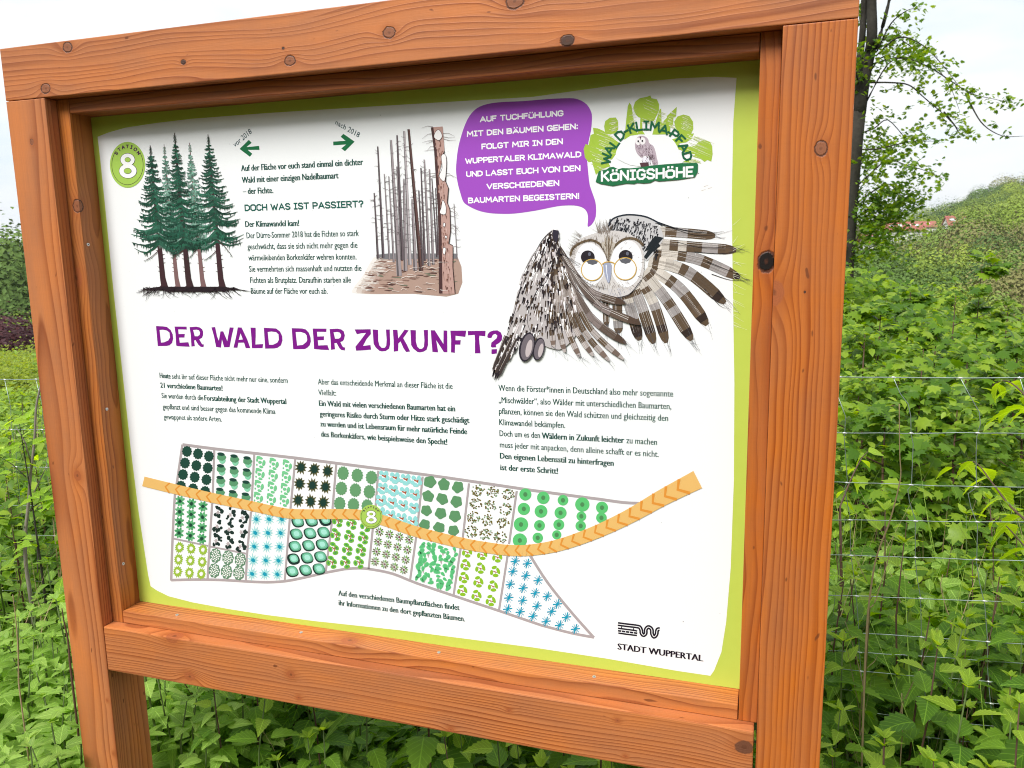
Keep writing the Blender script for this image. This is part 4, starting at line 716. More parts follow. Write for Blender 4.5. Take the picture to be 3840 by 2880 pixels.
for x, y in ((120, 885), (225, 905), (100, 973), (212, 1010), (318, 1050), (77, 1085), (188, 1117), (293, 1160), (397, 1188), (65, 1200), (185, 1225), (308, 1273), (485, 1255), (435, 1320), (55, 1297), (163, 1323), (273, 1360), (387, 1405), (503, 1437), (563, 1368), (640, 1470)):
    p = cC([(x, y)])[0]; r = 40/2.304
    for a, w_ in ((.1, 4.5), (.75, 2.2), (1.25, 4.2), (1.9, 1.6), (2.45, 2.6)):
        pr.line([(p[0]-r*math.cos(a), p[1]+r*math.sin(a)*1.1), (p[0]+r*math.cos(a), p[1]-r*math.sin(a)*1.1)], w_, (18, 166, 200), 2)
# footpath
cl_ = cA([(52, 455), (400, 540), (790, 630), (1170, 710), (1400, 760), (1570, 790), (1800, 795)])+cB([(130, 628), (420, 635), (650, 690), (1000, 810), (1480, 930), (1800, 985)])+cC([(80, 790), (250, 788), (500, 745), (800, 640), (1100, 500), (1400, 330), (1697, 178)])
ws = [37]*7+[38, 38, 39, 40, 41, 41]+[41, 42, 45, 49, 54, 62, 72]
P_ = smooth(cl_, 6, False); Wd = np.interp(np.arange(len(P_))/6, range(len(ws)), ws); pts = []
for i in range(len(P_)-1): pr.line([P_[i], P_[i+1]], Wd[i], (250, 200, 118), 6, Wd[i+1])
d_ = 0; nxt = 10
for i in range(len(P_)-1):
    a, b = np.array(P_[i]), np.array(P_[i+1]); l_ = np.hypot(*(b-a)); t = (b-a)/l_; n = np.array((-t[1], t[0]))
    while d_+l_ > nxt:
        c = a+t*(nxt-d_); w_ = Wd[i]; nxt += 41*(w_/39)**.6
        if i > 2 and i < len(P_)-3: pr.line([tuple(c+n*w_*.5+t*w_*.42), tuple(c-t*w_*.12), tuple(c-n*w_*.5+t*w_*.22)], w_*.17, (242, 158, 58), 7)
    d_ += l_
pr.build()
badge('station_badge', 1393, 1936, 41.6, 44.5, .3, 7)
# ------------------------------------------------------------------ terrain
AZT = [-75, -60, -47, -30, -10, 3, 8, 11, 14.6, 25, 40]
TOPE = [.0, -.028, -.030, -.02, -.01, .006, .016, .030, .052, .07, .06]    # how high (radians over the eye) the opposite slope climbs
def sst(x, a, b): t = min(1, max(0, (x-a)/(b-a))); return t*t*(3-2*t)
def ground(x, y):
    d = max(0, y-1.0); r = math.hypot(x-CAM.x, y-CAM.y); az = math.degrees(math.atan2(x-CAM.x, y-CAM.y))
    z = -.05*min(d, 1)-.10*max(0, min(d, 9)-1)-.22*max(0, min(d, 60)-9)
    z += .03*noise.noise(Vector((x*.8, y*.8, 0)))*min(1, 3/(r+.01))+noise.noise(Vector((x*.02, y*.02, 3)))*min(4, r*.012)
    e = np.interp(az, AZT, TOPE)
    if y > 0 and r > 70:
        top = 1.45+e*430-11
        z = z*(1-sst(r, 130, 430))+top*sst(r, 130, 430)
        if r > 430: z += (0.0135*1700+1.45-12-top)*sst(r, 800, 1900)*(1 if az < 0 else .0)
        if r > 2000: z -= (r-2000)*.02
    return z
s = NT('woodland_soil'); t = s.n('ShaderNodeTexCoord'); n_ = s.noise(t.outputs['Object'], 2.2, 6, .65); n2 = s.noise(t.outputs['Object'], 24, 5, .7)
m_soil = s.done(s.principled(s.mix(s.ss(n_, .4, .62), s.mix(n2, (.045, .030, .018), (.12, .085, .05)), s.mix(n2, (.035, .06, .015), (.07, .11, .03))), .95, .1, n2, .8, .02))
V, F = [], []; rs = [0, .4, .8, 1.2, 1.7, 2.2, 2.8, 3.5, 4.4, 5.6, 7, 9, 12, 16, 22, 30, 42, 58, 80, 105, 135, 170, 210, 260, 320, 390, 470, 600, 800, 1050, 1350, 1700, 2100]
NA = 180
for r in rs:
    for j in range(NA): a = 2*math.pi*j/NA; x, y = CAM.x+r*math.sin(a), CAM.y+r*math.cos(a); V.append((x, y, ground(x, y)-(0 if y > 0 else .0)))
for i in range(len(rs)-1):
    for j in range(NA): F.append((i*NA+j, (i+1)*NA+j, (i+1)*NA+(j+1) % NA, i*NA+(j+1) % NA))
tag(link('ground', mesh('ground', V, F, m_soil, True)), None, None, None, 'structure')

# ------------------------------------------------------------------ leaves
def leaf_mat(name, c0, c1, c2, veins=True, trans=.45, rough=.42, wv=1.0):
    s = NT(name); uv = s.n('ShaderNodeUVMap', uv_map='UV'); sp = s.n('ShaderNodeSeparateXYZ'); s.t.links.new(uv.outputs[0], sp.inputs[0])
    u, v = sp.outputs[0], s.m('ABSOLUTE', s.m('SUBTRACT', sp.outputs[1], .5))
    oi = s.n('ShaderNodeObjectInfo'); at = s.n('ShaderNodeAttribute', attribute_name='Var'); ge = s.n('ShaderNodeTexCoord')
    rv = s.m('FRACT', s.m('MULTIPLY_ADD', at.outputs['Fac'], wv, oi.outputs['Random']))
    rr = s.n('ShaderNodeValToRGB'); e = rr.color_ramp.elements; e[0].color = (*c0, 1); e[1].color = (*c2, 1); m_ = e.new(.5); m_.color = (*c1, 1)
    s.t.links.new(rv, rr.inputs[0]); c = rr.outputs[0]
    c = s.mix(s.m('MULTIPLY', s.noise(ge.outputs['Object'], 35, 3), .45 if wv == 1 else .0), c, tuple(q*.55 for q in c1))
    bump = None
    if veins:
        side = s.m('SUBTRACT', 1.0, s.ss(s.m('ABSOLUTE', s.m('SUBTRACT', s.m('FRACT', s.m('MULTIPLY', s.m('SUBTRACT', u, s.m('MULTIPLY', v, .75)), 7.0)), .5)), .0, .13))
        mid = s.m('SUBTRACT', 1.0, s.ss(v, .008, .03)); vn = s.m('MAXIMUM', s.m('MULTIPLY', side, .6), mid)
        c = s.mix(s.m('MULTIPLY', vn, .38), c, tuple(min(1, q*1.9+.02) for q in c2)); bump = s.m('MULTIPLY', vn, -1.0)
    p = s.principled(c, rough+.06, .26, bump, .5, .0012)
    tr = s.n('ShaderNodeBsdfTranslucent'); hs = s.n('ShaderNodeHueSaturation'); s.t.links.new(c, hs.inputs['Color']); hs.inputs['Hue'].default_value = .485; hs.inputs['Value'].default_value = 1.9; hs.inputs['Saturation'].default_value = 1.08
    s.t.links.new(hs.outputs[0], tr.inputs['Color'])
    mxx = s.n('ShaderNodeMixShader'); mxx.inputs[0].default_value = trans; s.t.links.new(p, mxx.inputs[1]); s.t.links.new(tr.outputs[0], mxx.inputs[2])
    return s.done(mxx.outputs[0])
m_nettle = leaf_mat('nettle_leaf', (.060, .150, .012), (.105, .225, .016), (.20, .35, .025))
m_pale = leaf_mat('pale_herb_leaf', (.20, .34, .055), (.27, .43, .075), (.38, .54, .12), True, .45, .38)
m_maple = leaf_mat('young_maple_leaf', (.055, .14, .014), (.14, .27, .02), (.34, .47, .04), False, .45, .33)
m_hazel = leaf_mat('hazel_leaf', (.22, .38, .03), (.30, .48, .035), (.38, .56, .05), True, .5)
m_new = leaf_mat('new_nettle_leaf', (.22, .34, .03), (.28, .42, .035), (.36, .50, .05), True, .5, .38)
m_under = leaf_mat('undergrowth_leaf', (.065, .145, .016), (.17, .30, .026), (.37, .50, .055), False)
m_beech = leaf_mat('copper_beech_leaf', (.055, .020, .025), (.10, .035, .04), (.14, .05, .05), False, .25)
m_yel = leaf_mat('yellow_hedge_leaf', (.18, .24, .03), (.26, .34, .035), (.34, .42, .05), False, .4)
m_stem = plain('green_stem', (.10, .15, .04), .6, .3); m_red = plain('reddish_stem', (.10, .055, .035), .7, .3); m_bark = plain('grey_brown_bark', (.045, .04, .032), .9, .2, 0, .5, 18); m_dry = plain('dry_stalk', (.36, .27, .15), .8, .2, 0, .3, 40)
def leaf_geo(Ln, Wd, n=6, tooth=.0, fold=.25, droop=.35, shape='ovate', base=.08):
    """blade as two halves along a midrib, toothed edge, folded and drooping; base at the origin, tip along +x"""
    V, F, UV = [], [], []
    def prof(t):
        if shape == 'ovate': return (math.sin(math.pi*min(1, t**.62)))**.85*(1-.25*t) if 0 < t < 1 else 0
        if shape == 'lance': return math.sin(math.pi*t**.8)**1.1
        return math.sin(math.pi*t**.75)**.6
    k = n*2
    for i in range(k+1):
        t = i/k; x = Ln*t; z = -droop*Ln*t*t; hw = Wd/2*prof(t)
        if tooth and 0 < i < k: hw *= 1+(tooth if i % 2 else -tooth*.6); xo = (Ln/k*.45 if i % 2 else 0)
        else: xo = 0
        V += [(x, 0, z), (x+xo, hw, z+abs(hw)*fold), (x+xo, -hw, z+abs(hw)*fold)]; UV += [(t, .5), (t, .5+hw/Wd), (t, .5-hw/Wd)]
    for i in range(k):
        a, b = 3*i, 3*i+3; F += [(a, b, b+1, a+1), (a, a+2, b+2, b)]
    return np.array(V), F, np.array(UV)
def leaf_me(name, geo, mat):
    V, F, UV = geo; me = bpy.data.meshes.new(name); me.from_pydata([tuple(v) for v in V], [], F); me.materials.append(mat)
    ul = me.uv_layers.new(name='UV'); li = np.array([l.vertex_index for l in me.loops]); ul.data.foreach_set('uv', UV[li].ravel())
    me.polygons.foreach_set('use_smooth', [True]*len(me.polygons)); me.update(); return me
def maple_geo(sz):
    pts = [(0, 0), (.10, .22), (.02, .46), (.26, .36), (.36, .62), (.50, .30), (.74, .36), (.68, .16), (1, 0), (.68, -.16), (.74, -.36), (.50, -.30), (.36, -.62), (.26, -.36), (.02, -.46), (.10, -.22)]
    V = [(.38*sz, 0, .03*sz)]+[(x*sz, y*sz, -.25*sz*(x-.35)**2-.35*abs(y)*abs(y)*sz) for x, y in pts]
    F = [(0, i+1, (i+1) % 16+1) for i in range(16)]; return np.array(V), F, np.array([(v[0]/sz, .5+v[1]/sz*.5) for v in V])
QUADL = (np.array([(0, 0, 0), (.45, .30, .05), (1, 0, -.12), (.45, -.30, .05)]), [(0, 2, 1), (0, 3, 2)], np.array([(0, .5), (.5, .8), (1, .5), (.5, .2)]))
TOOL = (np.array([(0, 0, 0), (.25, .26, .06), (.6, .25, .04), (1, 0, -.16), (.6, -.25, .04), (.25, -.26, .06), (.45, 0, 0)]), [(0, 6, 1), (1, 6, 2), (2, 6, 3), (3, 6, 4), (4, 6, 5), (5, 6, 0)], np.array([(0, .5), (.25, .76), (.6, .75), (1, .5), (.6, .25), (.25, .24), (.45, .5)]))
def scatter(name, pos, nrm, size, geo, mat, parent=None, var=None, spin=None, smooth=False):
    """many leaves as one mesh: each leaf template turned so that its face looks along nrm"""
    T, TF, TU = geo; n = len(pos); m = len(T); pos = np.asarray(pos, float); nrm = np.asarray(nrm, float); size = np.broadcast_to(np.asarray(size, float), (n,))
    nz = nrm/(np.linalg.norm(nrm, axis=1, keepdims=True)+1e-9); rv = rng.normal(size=(n, 3)) if spin is None else np.asarray(spin, float)
    ax = rv-nz*(rv*nz).sum(1, keepdims=True); ax /= np.linalg.norm(ax, axis=1, keepdims=True)+1e-9; ay = np.cross(nz, ax)
    VV = (pos[:, None]+size[:, None, None]*(T[None, :, 0:1]*ax[:, None]+T[None, :, 1:2]*ay[:, None]+T[None, :, 2:3]*nz[:, None])).reshape(-1, 3)
    tf = [tuple(f) for f in TF]; tri = []
    for f in tf:
        for q in range(1, len(f)-1): tri.append((f[0], f[q], f[q+1]))
    tri = np.array(tri); FF = (tri[None]+np.arange(n)[:, None, None]*m).reshape(-1, 3)
    me = bpy.data.meshes.new(name); me.vertices.add(n*m); me.vertices.foreach_set('co', VV.ravel().astype(np.float32))
    me.loops.add(FF.size); me.loops.foreach_set('vertex_index', FF.ravel().astype(np.int32)); me.polygons.add(len(FF))
    me.polygons.foreach_set('loop_start', np.arange(0, FF.size, 3, dtype=np.int32)); me.polygons.foreach_set('loop_total', np.full(len(FF), 3, np.int32))
    me.update(calc_edges=True); me.materials.append(mat)
    ul = me.uv_layers.new(name='UV'); ul.data.foreach_set('uv', np.tile(TU, (n, 1))[FF.ravel()].astype(np.float32).ravel())
    va = rng.random(n) if var is None else np.asarray(var); at = me.attributes.new('Var', 'FLOAT', 'POINT'); at.data.foreach_set('value', np.repeat(va, m).astype(np.float32))
    if smooth: me.polygons.foreach_set('use_smooth', [True]*len(me.polygons))
    return me

# ------------------------------------------------------------------ nettles: each a plant with stem and leaves of its own
nl = [leaf_me('nettle_leaf', leaf_geo(.085, .060, 7, .13, .22, d_), m_nettle) for d_ in (.25, .45, .7)]
nt2 = [leaf_me('nettle_leaf', leaf_geo(.085, .052, 7, .13, .28, d_), m_new) for d_ in (.1, .4)]
pl_ = [leaf_me('herb_leaf', leaf_geo(.075, .046, 5, .06, .2, d_), m_pale) for d_ in (.15, .4)]
ll_ = [leaf_me('willowherb_leaf', leaf_geo(.10, .022, 5, 0, .2, .3, 'lance'), m_pale)]
def herb(name, label, cat, group, lv, smat, H, pairs, big, kind=0):
    root = empty(name, (0, 0, 0), label, cat, group); sv, sf = [], []
    tube(sv, sf, [(0, 0, -.05), (.006, .004, H*.35), (-.004, .01, H*.7), (.0, .0, H)], [.0032, .0028, .0022, .0012], 5)
    st = link('stem', mesh('stem', sv, sf, smat, True), None, root)
    for i in range(pairs):
        t = (i+1)/pairs; z = H*(.28+.72*t); sc = big*(1.15-.75*t**2.2)*U(.85, 1.1); a0 = i*math.pi/2+U(-.25, .25)
        for k2 in ((0, 1) if kind != 2 else (0, 1, 2)):
            o = link('leaf', random.choice(nt2 if lv is nl and t > .8 else lv), None, root); a = a0+k2*(math.pi if kind != 2 else 2.094)+U(-.2, .2)
            tilt = R_(-38*t**3+U(-14, 14)+4)
            o.location = (0, 0, z-.004); o.rotation_euler = (U(-.2, .2), tilt, a); o.scale = (sc,)*3
            o.location = Vector((math.cos(a)*.018*sc, math.sin(a)*.018*sc, z))
    for k2 in range(3):
        o = link('leaf', random.choice(nt2 if lv is nl else lv), None, root); a = U(0, 6.28); o.location = (0, 0, H); o.rotation_euler = (0, R_(-48), a); o.scale = (big*.34,)*3
    return root
NG = 'nettles growing in front of and behind the wire fence'; NLb = 'nettle with toothed mid green leaves in pairs, one of many by the wire fence'
PG_ = 'pale low herbs at the foot of the left post'; PLb = 'pale green leafy herb in the low patch left of the board\'s left post'
protos = [herb('nettle_plant', NLb, 'nettle', NG, nl, m_red if i % 2 else m_stem, h_, n_, b_) for i, (h_, n_, b_) in enumerate(((.50, 6, 1.05), (.62, 7, 1.2), (.42, 5, .95), (.56, 7, .85)))]
pale = [herb('pale_herb', PLb, 'herb', PG_, pl_, m_stem, h_, n_, b_, 2) for h_, n_, b_ in ((.30, 4, .95), (.38, 5, .85), (.26, 4, 1.1))]
will = [herb('willowherb_plant', 'narrow leaved herb standing among the nettles by the fence', 'herb', 'narrow leaved herbs by the fence', ll_, m_stem, .6, 9, 1.0, 2)]
used = set()
def place(src, x, y, z, rz, sc, tilt=.12):
    if src.name not in used: used.add(src.name); r = src
    else:
        r = src.copy(); col.objects.link(r)
        for ch in src.children:
            c = ch.copy(); c.parent = r; col.objects.link(c)
    r.location = (x, y, z); r.rotation_euler = (U(-tilt, tilt), U(-tilt, tilt), rz); r.scale = (sc,)*3; return r
def on(x, y): return ground(x, y)
spots = []
def inframe(x, y, z, m=.08):
    v = Vector((x, y, z))-CAM; d = v.dot(CF)
    if d < .3: return False
    px, py = v.dot(CR)/d*FPX/3840, v.dot(CU)/d*FPX/3840
    return abs(px) < .5+m and -.375-m < py < .375+m
def seen(x, y, z):      # not wholly behind the panel
    v = Vector((x, y, z))-CAM; t = (.08-CAM.y)/v.y
    if t < 0 or y < .1: return True
    h = CAM+v*t; return not (.02 < h.x < X-.02 and Z0-B_+.04 < h.z < Z0)
cnt = 0; YFN = .85
for tries in range(9000):                                              # near belt, both sides of the fence
    y = U(.22, 3.4); x = U(-3.6, 3.6)
    if x < .0 and y < .95: continue
    z = on(x, y)
    if not inframe(x, y, z+.45, .06): continue
    sc = U(.8, 1.15)
    if not (seen(x, y, z+.55*sc) or seen(x, y, z+.3)): continue
    md = .08 if y < 1.0 else .115+.025*y
    if any((x-a)**2+(y-b)**2 < md*md for a, b in spots): continue
    spots.append((x, y)); cnt += 1
    src = random.choice(protos) if random.random() < .95 else will[0]
    o_ = place(src, x, y, z-.02-(.12 if y < .5 else 0), U(0, 6.28), sc)
    if src is not will[0]:
        if x < .1: lb = ('nettle with dark toothed leaves standing behind the fence left of the board', 'nettles behind the fence left of the board')
        elif y < YFN: lb = ('nettle with large toothed leaves below the bottom rail, on the near side of the fence', 'nettles under the bottom rail')
        elif x < 1.55: lb = ('nettle in the shade under the board, behind the fence wires', 'nettles behind the fence under the board')
        else: lb = ('nettle with bright top leaves behind the fence right of the right post', 'nettles behind the fence right of the board')
        tag(o_, lb[0], None, lb[1])
    if cnt >= 298: break
cn2 = 0; sp2 = []
for tries in range(6000):                                              # pale herbs, front left
    y = U(-.35, .78); x = U(-1.7, .22)
    if x > 0 and y < .15: continue
    z = on(x, y)
    if not inframe(x, y, z+.3, .05): continue
    if any((x-a)**2+(y-b)**2 < .062**2 for a, b in sp2): continue
    sp2.append((x, y)); cn2 += 1
    place(random.choice(pale), x, y, z, U(0, 6.28), U(1.0, 1.3))
    if cn2 >= 190: break
print('nettles', cnt, 'pale', cn2)

# undergrowth carpet: nobody could count it
def carpet(name, n, ylo, yhi, xlo, xhi, hmax, size, mat, seed, bump=1.2, thr=-.9, geo=TOOL):
    P_, Nn, Sz, Va = [], [], [], []
    while len(P_) < n:
        y = ylo+(yhi-ylo)*random.random()**1.25; x = U(xlo, xhi)*(1+y*.10)
        z = on(x, y); h = hmax*(.35+.65*max(0, min(1, .5+noise.noise(Vector((x*bump, y*bump, seed)))*1.3)))*(1+.03*y)
        if noise.noise(Vector((x*2.3, y*2.3, seed+5))) < thr: continue
        q = random.random()**.55
        if not inframe(x, y, z+h*q, .10) or (y > .3 and not seen(x, y, z+h*q) and random.random() < .85): continue
        P_.append((x, y, z+h*q)); Nn.append((rng.normal()*.6, rng.normal()*.6-.15, 1)); Sz.append(size*min(2., rng.lognormal(0, .38))); Va.append((.5+.75*noise.noise(Vector((x*1.9, y*1.9, z*1.2+h*q*1.9)))+U(-.22, .22)) % 1 if random.random() < .9 else .99)
    return tag(link(name, scatter(name, P_, Nn, Sz, geo, mat, None, np.clip(Va, .02, .98))), None, None, None, 'stuff')
carpet('undergrowth', 9000, .3, 2.6, .12, 2.8, .33, .05, m_nettle, 1)
carpet('undergrowth', 5000, .95, 2.6, -3.2, .12, .36, .05, m_nettle, 12)
carpet('undergrowth', 36000, 1.0, 7.5, -5.5, 4.5, .42, .045, m_under, 2)
carpet('undergrowth', 9000, 1.5, 9.0, -6.5, 5, .55, .045, m_pale, 9, 1.0, .05)
carpet('undergrowth', 42000, 6.5, 24.0, -16, 9, .50, .07, m_under, 4, .4, -.9, QUADL)
carpet('low_herbs', 7000, -.5, .85, -2.0, .3, .18, .045, m_pale, 6)

# ------------------------------------------------------------------ wire fence
YF = .85
s = NT('galvanised_wire'); t = s.n('ShaderNodeTexCoord'); m_wire = s.done(s.principled(s.mix(s.noise(t.outputs['Object'], 30, 3), (.20, .27, .24), (.46, .54, .51)), .4, .5, None, metal=.55))
m_knot = plain('wire_knot', (.72, .74, .73), .3, .5, .5)
fence = empty('wire_fence', (1.0, YF, 0), 'thin galvanised wire mesh fence running behind the board across the greenery', 'wire fence'); FB = Vector(fence.location)
LY = [1421, 1608, 1748, 1895, 2009, 2102, 2173, 2214, 2253, 2301, 2353, 2411, 2465]; RYs = [(3350, 1415), (3430, 1626), (3430, 1816), (3430, 1949), (3440, 2092), (3455, 2241), (3455, 2388), (3455, 2462), (3460, 2537), (3465, 2614), (3470, 2693), (3475, 2763), (3480, 2842)]
wires = []
for i, (ly, rp_) in enumerate(zip(LY, RYs)):
    a = hit(20, ly, 1, YF); b = hit(*rp_, 1, YF); m_ = (b.z-a.z)/(b.x-a.x); wires.append((a, m_))
    xs = np.linspace(-2.6, 3.3, 130); V, F = [], []
    tube(V, F, [Vector((x, YF, a.z+m_*(x-a.x)+.006*noise.noise(Vector((x*2.3, i*3.1, 0)))+.0022*noise.noise(Vector((x*16, i*7.7, 4)))))-FB for x in xs], (.00115 if 0 < i < 12 else .0014), 5)
    link('line_wire', mesh('line_wire', V, F, m_wire, True), None, fence)
def wz(i, x): a, m_ = wires[i]; return a.z+m_*(x-a.x)+.006*noise.noise(Vector((x*2.3, i*3.1, 0)))
VP = [[(3144, 1490), (3170, 1560), (3168, 1616), (3165, 1640), (3170, 1700), (3178, 1808), (3167, 1830), (3180, 1900), (3187, 1935), (3190, 2077), (3210, 2219), (3220, 2360), (3221, 2430), (3228, 2508), (3232, 2583), (3236, 2655), (3241, 2724), (3243, 2798), (3248, 2867)],
 [(3350, 1416), (3375, 1475), (3405, 1515), (3415, 1560), (3416, 1626), (3424, 1665), (3418, 1817), (3404, 1835), (3410, 1880), (3432, 1949), (3432, 2092), (3438, 2160), (3452, 2242), (3455, 2390), (3458, 2463), (3463, 2538), (3470, 2615), (3476, 2693), (3480, 2765), (3485, 2843), (3490, 2900)],
 [(3600, 1416), (3640, 1490), (3672, 1545), (3676, 1590), (3663, 1635), (3660, 1700), (3661, 1828), (3630, 1850), (3640, 1900), (3665, 1968), (3662, 2110), (3672, 2180), (3692, 2266), (3704, 2415), (3702, 2490), (3707, 2566), (3715, 2643), (3723, 2723), (3727, 2801), (3733, 2880), (3738, 2960)],
 [(3822, 1411), (3850, 1500), (3885, 1600), (3870, 1640), (3870, 1840), (3890, 2000), (3900, 2280), (3915, 2500), (3940, 2900)]]
stay = [[hit(*p, 1, YF) for p in v] for v in VP]
x = stay[0][0].x-.142
stays_x = []
while x > -2.5: stays_x.append(x); x -= .147
for x in stays_x:
    pts = []
    for i in range(13):
        o_ = .004*noise.noise(Vector((x*9, i*1.7, 2))); pts.append(Vector((x+o_, YF, wz(i, x))))
        if i < 2: pts.append(Vector((x+.016+.01*noise.noise(Vector((x*5, i, 9))), YF, (wz(i, x)*.45+wz(i+1, x)*.55))))
    stay.append(pts)
kV, kF = [], []; tube(kV, kF, [(-.005, 0, 0), (-.002, 0, .0005), (.003, 0, 0), (.006, 0, -.0008)], [.0014, .0026, .0024, .0014], 6); kme = mesh('knot', kV, kF, m_knot, True)
nk = 0
for pts in stay:
    V, F = [], []; tube(V, F, [p-FB+Vector((0, -.0012, 0)) for p in pts], .001, 5); sw = link('stay_wire', mesh('stay_wire', V, F, m_wire, True), None, fence)
    for i in range(13):
        zz = wz(i, pts[0].x); 
        xx = float(np.interp(-zz, [-p.z for p in pts], [p.x for p in pts]))
        if not seen(xx, YF, zz) or not inframe(xx, YF, zz, .05): continue
        o = link('knot', kme, None, sw); o.location = Vector((xx, YF-.0012, wz(i, xx)))-FB

# ------------------------------------------------------------------ dry stalks and twigs
def stalk(label, pts, r0, r1, dist, mat, side=(), cat='dry stalk'):
    P_ = [far(*p, dist) for p in smooth(pts, 4, False)]; b = P_[-1].copy()
    if b.z > on(b.x, b.y): P_.append(Vector((b.x, b.y, on(b.x, b.y)-.02)))
    b = P_[-1]; root = empty('dry_stalk', b, label, cat); V, F = [], []
    tube(V, F, [p-b for p in reversed(P_)], list(np.linspace(r0, r1, len(P_))), 5); link('stem', mesh('stem', V, F, mat, True), None, root)
    for sd in side:
        V, F = [], []; q = [far(*p, dist) for p in sd]; tube(V, F, [p-b for p in q], list(np.linspace(r1*.9, r1*.4, len(q))), 5); link('twig', mesh('twig', V, F, mat, True), None, root)
stalk('long pale dry stalk leaning through the fence right of the board', [(3372, 1515), (3374, 1700), (3378, 1780), (3365, 1850), (3335, 1960), (3300, 2050), (3282, 2110), (3270, 2180), (3255, 2300), (3246, 2450), (3240, 2600), (3232, 2870)], .0028, .0011, 1.95, m_dry, [[(3240, 2515), (3280, 2480), (3305, 2430)], [(3262, 2250), (3300, 2200), (3322, 2130)], [(3250, 2180), (3225, 2130), (3200, 2070)]])
stalk('thin pale straw standing right of the dark stalk behind the fence', [(3350, 2010), (3330, 2100), (3300, 2200), (3280, 2260), (3262, 2280)], .0015, .0008, 2.0, m_dry)
stalk('short bent straw above the nettles near the right edge', [(3535, 2155), (3528, 2200), (3545, 2270), (3565, 2330), (3570, 2400)], .0018, .001, 2.6, m_dry)
stalk('thin dry twig leaning among nettles close to the right post', [(3168, 2330), (3190, 2390), (3215, 2480), (3235, 2560)], .0014, .0008, 2.1, m_dry)
stalk('dry upright straw under the middle of the right fence bay', [(3382, 2600), (3383, 2680), (3384, 2750)], .0014, .0009, 1.9, m_dry)
stalk('grey brown woody stem standing behind the fence left of the board', [(190, 1330), (140, 1500), (130, 1650), (115, 1780), (106, 1900), (96, 2000), (97, 2110), (110, 2200)], .007, .003, 3.0, plain('grey_twig', (.22, .19, .16), .8, .2), [[(118, 1740), (95, 1660), (60, 1600)], [(104, 1900), (150, 1800), (178, 1740)]], 'stem')
stalk('thin brown stalk rising from the pale herbs left of the board', [(232, 2280), (240, 2330), (255, 2400), (262, 2480)], .003, .0012, 2.1, plain('brown_stalk', (.12, .07, .045), .8, .2))
stalk('dry pale straw rising out of the herbs at the left edge', [(48, 2230), (60, 2330), (68, 2440), (70, 2560)], .0018, .0008, 2.0, m_dry)
stalk('brown dead stalk leaning under the bottom rail', [(690, 2560), (730, 2620), (760, 2660), (790, 2720)], .003, .0016, 2.3, m_red)
stalk('straight brown dead stem under the bottom rail, left of centre', [(1192, 2640), (1200, 2700), (1203, 2760)], .0034, .002, 2.3, m_dry)
stalk('pale straw lying across the nettles under the rail, near its middle', [(1020, 2790), (1080, 2770), (1130, 2748)], .0016, .001, 2.05, m_dry)

# thin grass blades and dead stems among the herbs
def blades(name, n, ylo, yhi, xlo, xhi, hl, mat, seed, wd=.004):
    P_, Nn, Sz, Sp = [], [], [], []
    while len(P_) < n:
        y, x = U(ylo, yhi), U(xlo, xhi); z = on(x, y); h = U(*hl)
        if not inframe(x, y, z+h*.8, .05) or not seen(x, y, z+h): continue
        P_.append((x, y, z)); a = U(0, 6.28); t = U(.05, .35); Sp.append((math.cos(a)*t, math.sin(a)*t, 1)); Nn.append((math.cos(a), math.sin(a), -t)); Sz.append(h)
    g = (np.array([(0, -wd, 0), (0, wd, 0), (.5, wd*.8, .03), (.5, -wd*.8, .03), (1, 0, .16)]), [(0, 1, 2, 3), (3, 2, 4)], np.array([(0, .4), (0, .6), (.5, .6), (.5, .4), (1, .5)]))
    return tag(link(name, scatter(name, P_, Nn, Sz, g, mat, None, None, Sp)), None, None, None, 'stuff')
blades('grass_blades', 260, .3, 3.5, -3.2, 3.0, (.3, .75), m_pale, 3, .004)
blades('dead_stems', 260, .3, 4.0, -3.5, 3.2, (.3, .8), m_dry, 4, .0035)
# ------------------------------------------------------------------ saplings and shrubs beyond the fence
mg = maple_geo(.11); 
def sapling(name, label, px, ytop, dist, spread, nleaf, size, mat, geo, stem_mat=m_red, cat='sapling', group=None, lean=0, ybase=None, hang=.5, twigs=7, dens=None):
    top = far(px, ytop+25, dist); top.z -= spread*.38; x, y = top.x, top.y; zb = on(x, y); H = max(.3, top.z-zb); root = empty(name, (x, y, zb), label, cat, group)
    V, F = [], []; r0 = (.006+H*.004)*(.5 if spread < .3 else 1); tube(V, F, [(0, 0, -.1), (.02*H+lean*.3, 0, H*.4), (lean*.7, .01*H, H*.75), (lean, 0, H)], [r0, r0*.8, r0*.5, r0*.2], 6)
    ends = []
    for i in range(twigs):
        t = .30+.68*(i+.5)/twigs; a = i*2.4+U(-.3, .3); l_ = spread*(1.15-t*.75)*U(.6, 1.15); b = Vector((lean*t, 0, H*t)); e = b+Vector((math.cos(a)*l_, math.sin(a)*l_, l_*U(.15, .5)))
        tube(V, F, [b, (b+e)/2+Vector((0, 0, .06*l_)), e], [r0*.4, r0*.3, r0*.15], 4); ends += [(b*.35+e*.65, l_), (e, l_), (b*.6+e*.4, l_*.8)]
    ends.append((Vector((lean, 0, H)), spread*.4)); link('trunk', mesh('trunk', V, F, stem_mat, True), None, root)
    P_, Nn = [], []
    for i in range(nleaf):
        e, l_ = random.choice(ends); d = Vector((rng.normal(), rng.normal(), rng.normal()*.55))*l_*.24; P_.append(e+d); Nn.append((d.x*1.2+rng.normal()*.35, d.y*1.2+rng.normal()*.35-.25, .9))
    link('crown', scatter('crown', P_, Nn, rng.uniform(.65, 1.25, nleaf)*size, geo, mat), None, root); return root
MG1 = (mg[0]/.11, mg[1], mg[2])
SG = 'young maples beyond the fence'
